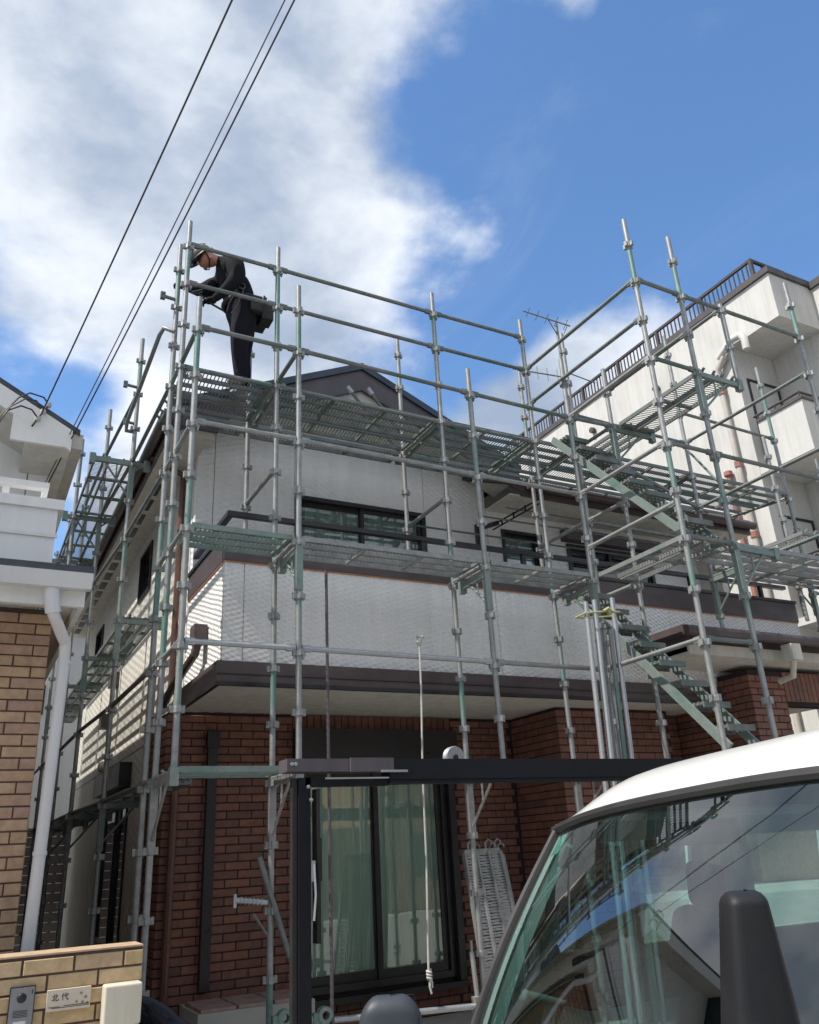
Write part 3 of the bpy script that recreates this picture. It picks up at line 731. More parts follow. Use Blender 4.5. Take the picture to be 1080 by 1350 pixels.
# stair tower sides
for k in (9, 8): rail('M3', 'E', k, 'handrail')
rail('D', 'E', 7, 'handrail', mat='galv'); rail('D', 'E', 5, 'handrail', mat='galv'); rail('D', 'E', 1, mat='galv'); rail('D', 'E', 3.7, 'handrail', mat='galv')
rail('E', 'F', 9, 'handrail'); rail('F', 'G', 9, 'handrail'); rail('E', 'F', 5, 'handrail'); rail('F', 'G', 5, 'handrail'); rail('E', 'F', 1); rail('E', 'F', 3); rail('E', 'F', 7)
rail('G', (10.0, 4.75), 5, 'handrail'); rail('F', 'J', 8, 'handrail'); rail((6.43, 4.70), (6.43, 6.5), 9, 'handrail'); rail('G', 'K', 6, 'handrail'); rail('G', 'K', 8, 'handrail'); rail('G', 'K', 4, 'handrail')
rail('M4', 'K', 8, 'handrail'); rail('K', 'N1', 9, 'handrail'); rail('K', 'N1', 5, 'handrail'); rail('M4', 'K', 5, 'handrail'); rail('N1', (12.0, 6.65), 4, 'handrail'); rail('G', (7.67, 3.9), 6, 'handrail', off=(0.001, 0))
rail((9.53, 4.9), 'N1', 5, 'handrail'); rail((9.53, 4.9), 'N1', 3, 'handrail'); rail('K', 'N1', 2.2, 'handrail')
# transoms between the rows
for a, b, ks in (('A', 'M0', (7, 5, 3, 1, -1)), ('M0', 'ML', (7, 5, 3, 1, -1)), ('B', 'M1', (7, 3, -1)), ('C', 'M2', (3, -1)), ('D', 'M3', (3, -1)), ('M1', 'I1', (7, 5)), ('M2', 'I2', (7, 5)), ('M4', 'I3', (7, 5)), ('M3', (5.2, 7.5), (7,)), ('J', 'M4', (5, 3, 7)), ('K', (7.67, 7.5), (7,)), ('N1', (9.3, 7.5), (7,))):
    for k in ks:
        rail(a, b, k, 'transom', mat='galv_pale' if k == 7 and a[0] == 'M' else ('galv' if k != 7 else 'galv_dark'))
for a, b in (('M1', (2.26, 7.5)), ('M2', (4.08, 7.5)), ('M3', (5.28, 7.5))): rail((std[a][0]+0.075, std[a][1]), b, 7, 'transom', mat='galv_pale', off=(0, 0.001))
# left side long rails
for seg in (('ML', 'P'), ('P', 'Q'), ('Q', 'Rr'), ('Rr', 'S'), ('S', 'T')):
    for k in (9, 7, 5, 1, -1):
        if k == 9 and seg[0] == 'ML': continue
        rail(*seg, k, 'handrail' if k in (9, 7) else 'ledger')
for k, x in ((8.1, 1.17),):
    mb = MB().tube([(1.26, 6.78, Lk(8.25)), (x, 6.82, Lk(8.35)), (x-0.02, 6.92, Lk(8.3)), (x-0.03, 8.55, Lk(8.0)), (x-0.01, 8.70, Lk(7.95)), (1.23, 8.70, Lk(7.95))], 0.022, 10); part('handrail', mb, 'galv', scaf, smooth=True)
for (x, y, z) in ((1.22, 6.86, 6.78), (1.18, 8.66, 6.78), (1.22, 8.66, 6.30)):
    mb = MB(); mb.tube([(x+0.05, y, z), (x-0.09, y, z+0.01)], 0.018, 8); mb.box((x-0.10, y-0.02, z-0.025), (x-0.055, y+0.02, z+0.05)); mb.tube([(x-0.08, y-0.03, z+0.03), (x-0.08, y+0.03, z+0.03)], 0.012, 6); part('swivel_clamp', mb, 'galv_dark', scaf)

# brackets that carry the outer row and the left walkways
def bracket(p, q, k, drop=0.42, mat='galv_pale', clip=True):
    z = Lk(k); p = Vector((*p, z)); q = Vector((*q, z))
    mb = MB(); mb.bar(p, q, 0.04, 0.05); d = q-p
    mb.tube([p+Vector((0, 0, -drop)), p+d*0.72], 0.012, 8); mb.tube([p+d*0.38, p+d*0.38+Vector((0, 0, -drop*0.5))], 0.009, 6)
    mb.box(q-Vector((0.03, 0.03, 0.06)), q+Vector((0.03, 0.03, 0.06)))
    if clip: mb.bar(p+Vector((0, 0, -drop-0.05)), p+Vector((0, 0, 0.05)), 0.055+0.003*(k == 3), 0.055)
    return part('bracket', mb, mat, scaf)
for a, b in (('M0', 'A'), ('M1', 'B'), ('M2', 'C'), ('M3', 'D')): bracket(std[a], std[b], -1, 0.40, 'galv')
for a in ('B', 'C', 'D'): bracket(std[a], (std[a][0]+0.02, std[a][1]+0.45), 2.88, 0.30)
for a in ('P', 'Q', 'Rr', 'S'):
    x, y = std[a]
    bracket((x, y), (x-0.42, y), 7, 0.42); bracket((x, y+0.003), (x+0.16, y+0.003), 7, 0.1, clip=False)
    bracket((x, y), (x+0.42, y), 3, 0.35); bracket((x, y), (x+0.42, y), -1, 0.35, 'galv_dark')
bracket(std['F'], std['H'], 7, 0.40); bracket(std['F'], (6.40, 4.72), 3, 0.40); bracket(std['J'], (6.40, 5.92), 7, 0.40); bracket(std['G'], (8.2, 4.72), 3, 0.4); bracket(std['K'], (7.67, 6.0), 4, 0.4); bracket(std['N1'], (9.0, 6.62), 4.4, 0.4)

# walkway planks
PL = {}
def plank_mesh(length, width, mat='galv'):
    key = (length, width, mat)
    if key in PL: return PL[key]
    mb = MB(); n = 4 if width > 0.35 else 2
    for i in range(n):
        y = 0.0125+(width-0.025)*i/(n-1); mb.box((0, y-0.010, -0.042), (length, y+0.010, 0.0))
    k = int(length/0.45)
    for i in range(k+1):
        x = 0.02+(length-0.04)*i/k; mb.box((x-0.015, 0.02, -0.040), (x+0.015, width-0.02, -0.012))
    st = 0.036; nb = int(length/st)
    for i in range(nb):
        x = 0.015+i*st
        mb.bar((x, 0.015, -0.006), (x+0.022, width-0.015, -0.006), 0.010, 0.003)
    for sx, ex in ((0, -1), (length, 1)):
        for y in (width*0.2, width*0.8): mb.bar((sx, y, -0.02), (sx+ex*0.04, y, 0.008), 0.02, 0.02); 
    PL[key] = mb.mesh('walkway_plank', mat)
    return PL[key]
def plank(x, y, z, length, width, along='x', mat='galv'):
    jx = random.uniform(-0.006, 0.006)
    if along == 'x': return inst('walkway_plank', plank_mesh(length, width, mat), (x+jx, y, z), scaf)
    return inst('walkway_plank', plank_mesh(length, width, mat), (x+width, y+jx, z), scaf, (0, 0, R(90)))
ZT = Lk(7)+0.075
for (xa, xb) in ((1.33, 2.16), (2.22, 3.97), (4.03, 5.17), (5.25, 5.8), (5.86, 7.64), (7.70, 9.45)):
    for (y, wd) in ((6.55, 0.48), (7.07, 0.24), (7.41, 0.24)): plank(xa, y, ZT, round(xb-xa, 2), wd, mat='galv_dark')
ZM = Lk(3)+0.075
for (xa, xb, mt) in ((1.33, 2.14, 'galv_pale'), (2.22, 3.96, 'galv'), (4.05, 5.20, 'galv')): plank(xa, 5.90, ZM, round(xb-xa, 2), 0.46, mat=mt)
plank(1.33, 5.92, Lk(-1)+0.075, 0.80, 0.46, mat='galv_pale')
for y0, y1 in ((8.70, 10.42), (10.50, 12.22), (12.30, 14.02), (14.1, 15.8)):
    plank(0.85, y0, ZT, round(y1-y0, 2), 0.48, 'y', 'galv_dark'); plank(1.29, y0, ZM, round(y1-y0, 2), 0.36, 'y', 'galv_dark'); plank(1.29, y0, Lk(-1)+0.075, round(y1-y0, 2), 0.36, 'y', 'galv_dark')
plank(1.30, 6.9, Lk(-1)+0.075, 1.72, 0.36, 'y', 'galv_dark')
plank(5.90, 4.72, ZT, 1.16, 0.24, 'y', 'galv_dark'); plank(6.16, 4.72, ZT, 1.16, 0.24, 'y', 'galv_dark'); plank(5.98, 5.9, ZT+0.004, 0.62, 0.40, 'y', 'galv_dark')
plank(5.29, 4.72, ZM, 1.16, 0.24, 'y'); plank(5.56, 4.72, ZM, 1.16, 0.24, 'y')
plank(5.90, 4.74, ZM, 1.74, 0.46); plank(7.70, 4.74, ZM, 1.74, 0.46); plank(7.70, 6.0, Lk(4)+0.06, 1.74, 0.46)
plank(7.72, 5.3, Lk(4.4), 1.3, 0.24, 'y'); plank(9.1, 5.3, Lk(4.4), 1.3, 0.24, 'y')

# stair flights inside the tower
def stair(z_top):
    m = MB()
    for x, mt in ((5.40, 0), (5.74, 0)):
        m.bar((x, 6.42, z_top), (x, 4.78, z_top-1.74), 0.03, 0.075)
    s = part('stair', m, 'galv_pale', scaf)
    tm = MB(); n = 8
    for j in range(7): tm.bar((-0.15+j*0.05, -0.10, 0), (-0.13+j*0.05, 0.10, 0), 0.010, 0.02)
    for j in range(5): tm.bar((-0.155, -0.10+j*0.05, 0.003), (0.155, -0.10+j*0.05, 0.003), 0.022, 0.03)
    tm.box((-0.156, -0.115, -0.035), (0.156, -0.10, 0.012)); tm.box((-0.156, 0.10, -0.035), (0.156, 0.115, 0.012))
    tm.bar((-0.15, -0.1, -0.02), (0.15, 0.1, -0.02), 0.012, 0.012)
    me = tm.mesh('tread', 'galv_dark')
    for i in range(n):
        t = (i+0.5)/n; inst('tread', me, (5.57, 6.42-1.64*t, z_top-1.74*t+0.06), s)
stair(Lk(7)+0.02); stair(Lk(3)+0.02)
# spare pipes fixed under the gable and long thin tie rods
for (a, b) in (((458, 510), (527, 596)), ((485, 512), (540, 588))):
    mb = MB(); pa, pb = at(*a, 7.47), at(*b, 7.47); mb.tube([pa, pb], 0.02, 10); mb.cur = 1; mb.tube([pa, pa+(pb-pa).normalized()*0.09], 0.029, 10); part('wall_tie', mb, ('galv_dark', 'galv_bright'), scaf, smooth=True)
mb = MB().tube([at(905, 592, 5.6), at(946, 634, 5.0)], 0.012, 8); part('wall_tie', mb, 'galv_dark', scaf)

# ------------------------------------------------------------------ loose scaffold gear
pb = thing('pipe_bundle', 'bundle of long bright steel pipes lashed upright to the stair tower with yellow rope', 'pipes', (5.08, 5.78, 0.13))
for (x, y, r, dz, lx, mt) in ((4.93, 5.74, 0.0243, 0.0, 0.0, 'galv_bright'), (5.02, 5.72, 0.0243, 0.02, -0.02, 'galv_bright'), (5.07, 5.80, 0.0213, -0.1, -0.01, 'galv_dark'), (5.13, 5.82, 0.0213, -0.3, 0.0, 'galv'), (5.17, 5.73, 0.0213, -0.25, -0.01, 'galv_green'), (5.24, 5.72, 0.0243, 0.06, 0.0, 'galv_bright')):
    part('pipe', MB().tube([(x-0.10+lx, y, 0.14), (x+0.03, y, 3.70+dz)], r, 12), mt, pb, smooth=True)
m = MB(); m.tube([(4.92, 5.69, 3.58), (5.10, 5.665, 3.60), (5.31, 5.69, 3.62), (5.33, 5.85, 3.62), (5.1, 5.90, 3.60), (4.92, 5.86, 3.58), (4.92, 5.69, 3.585)], 0.009, 8); m.tube([(5.09, 5.66, 3.6), (5.14, 5.645, 3.63), (5.20, 5.655, 3.60), (5.14, 5.66, 3.58)], 0.016, 8)
part('rope', m, 'yellow_rope', pb, smooth=True)

def mesh_panel(name, tl, tr, bl, br, label):
    t = thing(name, label, 'walkway plank', tuple(bl), None)
    tl, tr, bl, br = map(Vector, (tl, tr, bl, br))
    m = MB()
    for i in range(4):
        f = i/3; part('side_rail', MB().bar(tl.lerp(tr, f), bl.lerp(br, f), 0.022, 0.045, (0, 1, 0)), 'galv', t)
    part('end_bar', MB().bar(tl, tr, 0.03, 0.045), 'galv', t); part('end_bar', MB().bar(bl, br, 0.03, 0.045), 'galv', t)
    m = MB()
    for i in range(1, 62):
        f = i/62; g = (i+0.6)/62
        m.bar(tl.lerp(bl, f), tr.lerp(br, f), 0.012, 0.004, (0, 1, 0)); 
        if i % 2: m.bar(tl.lerp(bl, f), tr.lerp(br, min(1, f+0.05)), 0.006, 0.004, (0, 1, 0))
    part('mesh_deck', m, 'galv_bright', t)
    for f in (0.12, 0.62, 0.88):
        p = tl.lerp(tr, f); hk = MB().tube([p, p+Vector((0, 0, 0.07)), p+Vector((0.02, -0.02, 0.10)), p+Vector((0.045, -0.03, 0.085)), p+Vector((0.05, -0.03, 0.06))], 0.009, 8); part('hook', hk, 'galv', t, smooth=True)
mesh_panel('walkway_plank', at(612, 1124, 6.9), at(658, 1121, 6.9), (4.10, 6.55, 0.15), (4.56, 6.55, 0.15), 'spare mesh walkway plank leaning upright against the scaffold beside the patio door')
mesh_panel('walkway_plank', at(620, 1128, 7.0), at(662, 1126, 7.0), (4.20, 6.72, 0.15), (4.66, 6.72, 0.15), 'second spare mesh plank tucked behind the leaning walkway plank')

# pipe stub and clamps on the second standard
lj = thing('jack_pipe', 'short threaded jack pipe clamped low on a front standard beside the gate post', 'pipe', (2.18, 6.44, 1.30))
m = MB(); a = at(310, 1187, 6.42); b_ = at(352, 1190, 6.42); m.tube([a, b_], 0.02, 10)
for i in range(6): c = a.lerp(b_, 0.15+0.13*i); m.tube([c, c+(b_-a).normalized()*0.012], 0.026, 10)
m.tube([a+Vector((0, 0, 0.04)), a-Vector((0, 0, 0.05))], 0.012, 6); part('screw', m, 'galv_bright', lj, smooth=True)
m = MB(); m.tube([at(334, 1205, 6.43), at(352, 1232, 6.43)], 0.010, 6); m.tube([at(342, 1130, 6.46), at(382, 1262, 6.42)], 0.022, 10); part('brace', m, 'galv_dark', lj, smooth=True)
hb = thing('handrail_pipe', 'low horizontal steel pipe crossing in front of the patio door sill', 'pipe', (3.4, 6.45, 0.5))
part('pipe', MB().tube([at(440, 1345, 6.46), at(642, 1325, 6.46)], 0.022, 10), 'galv_bright', hb, smooth=True)
m = MB(); c = at(630, 1325, 6.46); m.box(c-Vector((0.035, 0.035, 0.05)), c+Vector((0.035, 0.035, 0.06))); part('clamp', m, 'galv', hb)
m = MB(); m.tube([at(622, 1255, 6.5), at(634, 1350, 6.46)], 0.020, 10); m.tube([at(622, 1255, 6.5), at(621, 1240, 6.5)], 0.012, 8); part('post', m, 'galv', hb, smooth=True)
# green clamp heads at the foot of the standard
for i, (px, py) in enumerate(((375, 1342), (402, 1346), (428, 1338))):
    cgt = thing('scaffold_clamp', ['green scaffold clamp at the foot of the front standard', 'green clamp between two others by the gate post', 'green clamp lying on the low steel pipe'][i], 'clamp', tuple(at(px, py, 6.3)), 'green clamps by the gate post')
    c = at(px, py, 6.3); m = MB(); m.lathe([(0.028, -0.03), (0.055, -0.03), (0.055, 0.03), (0.028, 0.03), (0.028, -0.03)], c, 'y', 14); part('ring', m, 'galv_green', cgt, smooth=True)
    m = MB(); m.box(c+Vector((-0.09, -0.025, -0.05)), c+Vector((-0.03, 0.025, 0.02))); m.box(c+Vector((-0.02, -0.02, -0.09)), c+Vector((0.03, 0.02, -0.05))); part('lug', m, 'galv_green', cgt)
# hanging ropes
m = MB(); a = at(553, 850, 5.86); b_ = at(566, 1285, 5.86); pts = [a.lerp(b_, t/14)+Vector((0.004*math.sin(t*0.8), 0, 0)) for t in range(15)]; m.tube(pts, 0.008, 8)
m.tube([a+Vector((0.0, 0, 0.0)), a+Vector((0.02, -0.04, 0.06)), a+Vector((0.0, 0.03, 0.075)), a+Vector((-0.02, 0, 0.02)), a], 0.012, 8)
for k_ in range(3):
    m.tube([b_+Vector((0.016*math.cos(q*0.7+k_), 0.016*math.sin(q*0.7+k_), 0.03-0.022*k_-0.002*q)) for q in range(10)], 0.008, 8)
m.tube([b_+Vector((0, 0, 0.03)), b_+Vector((0.004, 0, -0.04)), b_+Vector((0.0, 0, -0.075)), b_+Vector((0.012, 0, -0.12))], [0.008, 0.010, 0.009, 0.007], 8)
m.tube([b_+Vector((0.01, 0, -0.02)), b_+Vector((0.024, 0.004, -0.05)), b_+Vector((0.020, 0, -0.085))], 0.006, 8)
solo('hoist_rope', m, 'steel_rope', 'pale rope with a knotted end hanging from the ledger before the patio door', 'rope', tuple(b_), None, True)
m = MB(); a = at(430, 752, 6.3); m.tube([a, Vector((a.x, a.y, 1.9)), Vector((a.x, a.y, 0.14))], 0.014, 8)
solo('thin_pipe', m, 'purple_grey', 'thin purplish upright pipe between walkway and ground in front of the patio door', 'pipe', (a.x, a.y, 0.14), None, True)

# ------------------------------------------------------------------ lift-up car gate
gate = thing('car_gate', 'dark navy lift-up car gate raised overhead on a black side post', 'gate', (1.98, 5.30, 0.13))
m = MB(); m.box((1.955, 5.26, 0.13), (2.035, 5.34, 2.12)); part('post', m, 'navy_alu', gate)
m = MB(); m.box((1.92, 5.28, 0.13), (1.95, 5.33, 2.12)); part('post_trim', m, 'rubber', gate)
m = MB(); m.box((2.075, 5.26, 1.15), (2.10, 5.34, 2.05)); m.box((2.08, 5.25, 1.50), (2.105, 5.26, 1.75)); part('slide_arm', m, 'black_alu', gate)
m = MB(); m.box((1.86, 5.22, 2.155), (2.62, 5.38, 2.235)); m.box((2.30, 5.205, 2.15), (2.62, 5.22, 2.24)); part('beam_sleeve', m, 'purple_grey', gate)
m = MB(); m.box((2.60, 5.23, 2.10), (7.6, 5.37, 2.236)); m.box((2.60, 5.24, 2.075), (7.6, 5.36, 2.098)); part('beam', m, 'navy_alu', gate)
m = MB(); m.box((2.0, 5.26, 2.065), (2.6, 5.34, 2.12)); part('lower_arm', m, 'navy_alu', gate)
m = MB(); m.box((2.12, 5.205, 2.105), (2.58, 5.215, 2.115)); m.box((2.52, 5.195, 2.145), (2.72, 5.205, 2.16)); part('edge_trim', m, 'galv_bright', gate)
m = MB(); m.box((2.038, 5.25, 1.50), (2.062, 5.27, 1.62)); m.tube([(2.05, 5.245, 1.60), (2.058, 5.24, 1.42), (2.045, 5.24, 1.28)], 0.007, 6); part('handle', m, 'galv_bright', gate)
for x, z in ((1.89, 2.20), (1.915, 2.20), (2.0, 2.06), (2.02, 1.98)): part('bolt', MB().lathe([(0.0, -0.012), (0.012, -0.01), (0.012, 0)], (x, 5.215, z), 'y', 8), 'galv_bright', gate)
part('post', B((7.55, 5.24, 0.13), (7.68, 5.36, 2.12)), 'navy_alu', gate)
pw = thing('pulley_wheel', 'small white grooved pulley wheel standing on the raised gate beam', 'pulley', (3.20, 5.42, 2.24))
m = MB(); m.lathe([(0.02, -0.03), (0.055, -0.03), (0.075, -0.035), (0.08, -0.02), (0.062, 0.0), (0.08, 0.02), (0.075, 0.035), (0.055, 0.03), (0.02, 0.03)], (3.225, 5.42, 2.265), 'y', 24); part('rim', m, 'galv_bright', pw, smooth=True)
m = MB(); m.lathe([(0.0, -0.04), (0.02, -0.038), (0.02, 0.038), (0.0, 0.04)], (3.225, 5.42, 2.265), 'y', 12); m.bar((3.225, 5.42, 2.24), (3.225, 5.42, 2.20), 0.03, 0.05); part('hub', m, 'black_alu', pw)

# ------------------------------------------------------------------ neighbour house (left)
nb = thing('neighbour_house', 'white neighbouring house with tan brick front and white downpipe beside the scaffold', 'house', (-3.0, 9.0, 0.134))
NY = 6.2; NX = 0.44
m = MB(); m.box((-7.0, NY+0.006, 0.134), (NX-0.006, NY+0.15, 3.37)); m.box((NX-0.15, NY+0.151, 0.134), (NX-0.006, 16.0, 3.37))
nw = part('brick_wall', m, 'mortar_warm', nb)
brick_field(nw, 'x', NY, -1, -6.99, NX, 0.14, 3.37, 'brick_tan', lambda u, z: u > -0.06 and z > 1.0, Lp=0.235, Hp=0.0762, jt=0.010, phase=0.22)
brick_field(nw, 'y', NX, 1, NY+0.03, 12.0, 0.14, 3.37, 'brick_tan', lambda u, z: False, Lp=0.235, Hp=0.0762, jt=0.010)
# lower roof, gutter and downpipe
m = MB().prism([(-7.3, 5.66, 3.545), (-7.3, 7.3, 3.76), (-7.3, 7.3, 3.70), (-7.3, 5.66, 3.49)], (7.93, 0, 0)); lr = part('porch_roof', m, 'roof_slate', nb)
m = MB(); m.box((-7.3, 5.76, 3.285), (0.60, 5.80, 3.45)); m.box((0.565, 5.801, 3.285), (0.60, 16.0, 3.45)); part('fascia', m, 'white_paint', lr)
part('ceiling', B((-7.3, 5.801, 3.375), (0.56, NY-0.035, 3.39)), 'soffit', lr); part('ceiling', B((NX+0.03, NY-0.034, 3.375), (0.56, 16.0, 3.39)), 'soffit', lr)
m = MB(); m.prism([(-7.3, 5.63, 3.488), (-7.3, 5.757, 3.488), (-7.3, 5.757, 3.395), (-7.3, 5.66, 3.385)], (7.925, 0, 0)); part('gutter', m, 'white_pvc', lr)
p1 = at(68, 786, 5.72); p2 = at(70, 808, 5.74); p3 = at(86, 848, 5.95); p4 = at(84, 880, 5.98); p5 = at(35, 1262, 5.98)
m = MB(); m.tube([Vector((p1.x, 5.72, 3.40)), p1, p2], 0.05, 14); m.tube([p1, p2, p2.lerp(p3, 0.35), p2.lerp(p3, 0.8), p3, p4, p5, Vector((p5.x, p5.y, 0.15))], 0.038, 14); part('downpipe', m, 'white_pvc', nb, smooth=True)
for z in (2.95, 1.75, 0.8):
    m = MB(); f = (p4.z-z)/(p4.z-p5.z); c = p4.lerp(p5, f); m.tube([c+Vector((0, 0, 0.012)), c-Vector((0, 0, 0.012))], 0.043, 14); m.bar(c, Vector((c.x, NY, c.z)), 0.012, 0.02); part('pipe_clip', m, 'white_pvc', nb)
# upper storey: balcony front and set back wall with gable
m = MB(); m.box((-7.0, 6.30, 3.70), (0.40, 6.42, 4.18)); m.box((0.28, 6.421, 3.70), (0.40, 7.4, 4.18)); bl = part('balcony_wall', m, 'pale_siding', nb)
m = MB(); m.box((-7.0, 6.275, 4.18), (0.44, 6.45, 4.26)); m.box((0.255, 6.451, 4.18), (0.44, 7.4, 4.26)); part('balcony_coping', m, 'white_paint', bl)
m = MB(); m.box((-7.0, 6.285, 3.955), (0.415, 6.298, 3.985)); part('band', m, 'white_paint', bl)
m = MB(); m.box((-7.0, 6.33, 4.36), (0.32, 6.40, 4.41)); m.box((0.28, 6.401, 4.36), (0.32, 7.38, 4.41)); hb2 = part('balcony_rail', m, 'white_paint', bl)
for x in (0.0, -0.9, -1.8, -2.7): part('rail_post', B((x, 6.345, 4.26), (x+0.05, 6.385, 4.36)), 'white_paint', hb2)
UY = 7.4; UX = 0.36
RXe, RZe, RS = 0.50, 5.14, 0.55       # eave end of the rake at its front
def zn(x): return RZe+RS*min(RXe-x, 2*3.4-(RXe-x))
m = MB().prism([(-6.3, UY, 3.95), (UX, UY, 3.95), (UX, UY, zn(UX)-0.2), (RXe-3.4, UY, zn(RXe-3.4)-0.2), (-6.3, UY, zn(-6.3)-0.2)], (0, 8.6, 0)); uw = part('upper_wall', m, 'pale_siding', nb)
m = MB()
for z in (4.62,): m.box((-6.3, UY-0.003, z), (UX, UY-0.001, z+0.008))
for x in (0.18, -0.75): m.box((x, UY-0.003, 3.95), (x+0.008, UY-0.001, zn(x)-0.2))
part('siding_joint', m, 'cable_grey', uw)
RY = 6.75
def nsl(x0, x1, d0, d1): return [(x0, RY, zn(x0)-d0), (x1, RY, zn(x1)-d0), (x1, RY, zn(x1)-d1), (x0, RY, zn(x0)-d1)]
rx = RXe-3.4
m = MB(); m.prism(nsl(RXe+0.03, rx, 0.0, 0.05), (0, 9.8, 0)); m.prism(nsl(rx, RXe-6.83, 0.0, 0.05), (0, 9.8, 0)); nr = part('roof', m, 'roof_slate', nb)
m = MB(); m.prism(nsl(RXe-0.03, rx, 0.052, 0.24), (0, 0.035, 0)); m.prism(nsl(rx, RXe-6.77, 0.052, 0.24), (0, 0.035, 0)); m.prism([(RXe-0.07, RY, RZe-0.20), (RXe-0.50, RY, RZe-0.20), (RXe-0.50, RY, zn(RXe-0.5)-0.241)], (0, 0.034, 0)); part('barge_board', m, 'white_paint', nr)
m = MB(); m.box((UX-0.25, RY+0.036, RZe-0.20), (RXe-0.03, 16.4, RZe-0.185)); m.prism([(rx, RY+0.04, zn(rx)-0.22), (UX, RY+0.04, zn(UX)-0.22), (UX, RY+0.04, zn(UX)-0.235), (rx, RY+0.04, zn(rx)-0.235)], (0, UY-RY-0.045, 0)); part('soffit_board', m, 'soffit', nr)
m = MB(); m.box((RXe-0.03, RY+0.02, RZe-0.19), (RXe+0.06, 16.4, RZe-0.05)); part('gutter', m, 'beige_pipe', nr)
window(nb, 'x', UY, -1, -2.4, -0.9, 4.3, 5.6, 2, 0.05, 'window', frame='white_paint', curtain='curtain_white')

# ------------------------------------------------------------------ low gate wall with its fittings
gw = thing('gate_wall', 'low yellow brick gate wall in front of the neighbouring house', 'wall', (0.2, 5.45, 0.134))
GY = 5.40
m = B((-0.9, GY+0.006, 0.134), (1.062, GY+0.25, 1.222)); gp = part('wall_core', m, 'mortar_warm', gw)
brick_field(gp, 'x', GY, -1, -0.9, 1.066, 0.14, 1.218, 'brick_yellow', lambda u, z: u > 0.1 and z > 0.6, Lp=0.262, Hp=0.0825, jt=0.011, phase=0.13)
brick_field(gp, 'y', 1.068, 1, GY+0.032, GY+0.25, 0.14, 1.218, 'brick_yellow', lambda u, z: False, Lp=0.262, Hp=0.0825, jt=0.011)
part('wall_cap', B((-0.9, GY+0.0, 1.223), (1.066, GY+0.252, 1.232)), 'brick_yellow', gw)
ic = thing('intercom', 'grey metal door intercom with round camera on the yellow brick gate wall', 'intercom', (0.45, GY-0.01, 0.99))
m = B((0.395, GY-0.03, 0.90), (0.510, GY-0.004, 1.083)); part('body', m, 'intercom_metal', ic)
part('rim', B((0.390, GY-0.022, 0.895), (0.515, GY-0.004, 1.088)), 'black_alu', ic)
m = MB(); m.lathe([(0.0, -0.012), (0.018, -0.010), (0.024, 0.0)], (0.450, GY-0.031, 1.035), 'y', 18); part('camera_lens', m, 'black_alu', ic, smooth=True)
m = MB()
for i in range(5): m.box((0.415, GY-0.0315, 0.975-i*0.007), (0.485, GY-0.0305, 0.978-i*0.007))
m.box((0.497, GY-0.0315, 1.05), (0.502, GY-0.0305, 1.07)); part('speaker_slot', m, 'black_alu', ic)
part('call_button', B((0.42, GY-0.034, 0.915), (0.48, GY-0.031, 0.928)), 'white_pvc', ic)
npl = thing('name_plate', 'ivory ceramic house name plate with dark characters on the gate wall', 'name plate', (0.68, GY-0.01, 1.01))
m = B((0.575, GY-0.035, 0.955), (0.795, GY-0.004, 1.055)); part('plate', m, 'plate_ivory', npl)
def glyphs(strokes, ox, oz, s, th=0.0045):
    m = MB()
    for (x0, z0, x1, z1) in strokes: m.bar((ox+x0*s, GY-0.036, oz+z0*s), (ox+x1*s, GY-0.036, oz+z1*s), 0.0014, th, (0, 0, 1)) if abs(x1-x0) > 1e-6 else m.box((ox+x0*s-th/2, GY-0.0367, oz+z0*s), (ox+x0*s+th/2, GY-0.0353, oz+z1*s))
    return m
KITA = [(0.36, 0.0, 0.36, 0.95), (0.05, 0.62, 0.36, 0.62), (0.0, 0.08, 0.38, 0.24), (0.62, 0.06, 0.62, 0.95), (0.62, 0.55, 0.95, 0.74), (0.62, 0.06, 1.0, 0.06), (1.0, 0.06, 1.0, 0.22)]
SHIRO = [(0.28, 0.98, 0.0, 0.55), (0.16, 0.0, 0.16, 0.75), (0.34, 0.60, 0.98, 0.70), (0.55, 0.98, 0.66, 0.35), (0.66, 0.35, 0.90, 0.02), (0.90, 0.02, 0.98, 0.18), (0.80, 0.92, 0.92, 0.80)]
part('lettering', glyphs(KITA, 0.598, 1.003, 0.034), 'ink', npl); part('lettering', glyphs(SHIRO, 0.648, 1.003, 0.034), 'ink', npl)
m = MB()
for (x, z, s) in ((0.745, 1.028, 0.008), (0.77, 1.008, 0.009), (0.725, 0.99, 0.007), (0.755, 0.985, 0.008), (0.78, 0.978, 0.007)):
    for k in range(5):
        a = 2*math.pi*k/5; m.bar((x, GY-0.036, z), (x+math.cos(a)*s, GY-0.036, z+math.sin(a)*s), 0.0014, 0.004, (0, 1, 0))
for (x0, x1, z) in ((0.585, 0.64, 0.973), (0.60, 0.79, 0.968), (0.66, 0.79, 0.975)): m.box((x0, GY-0.0367, z), (x1, GY-0.0353, z+0.003))
part('floral_motif', m, 'ink', npl)
pbx = thing('wall_box', 'plain ivory plastic box fixed to the end of the gate wall', 'box', (0.96, GY-0.05, 0.95))
m = MB(); m.box((0.855, GY-0.11, 0.855), (1.055, GY-0.006, 1.055)); bo = part('cover', m, 'box_ivory', pbx)
bv = bo.modifiers.new('bevel', 'BEVEL'); bv.width = 0.012; bv.segments = 3

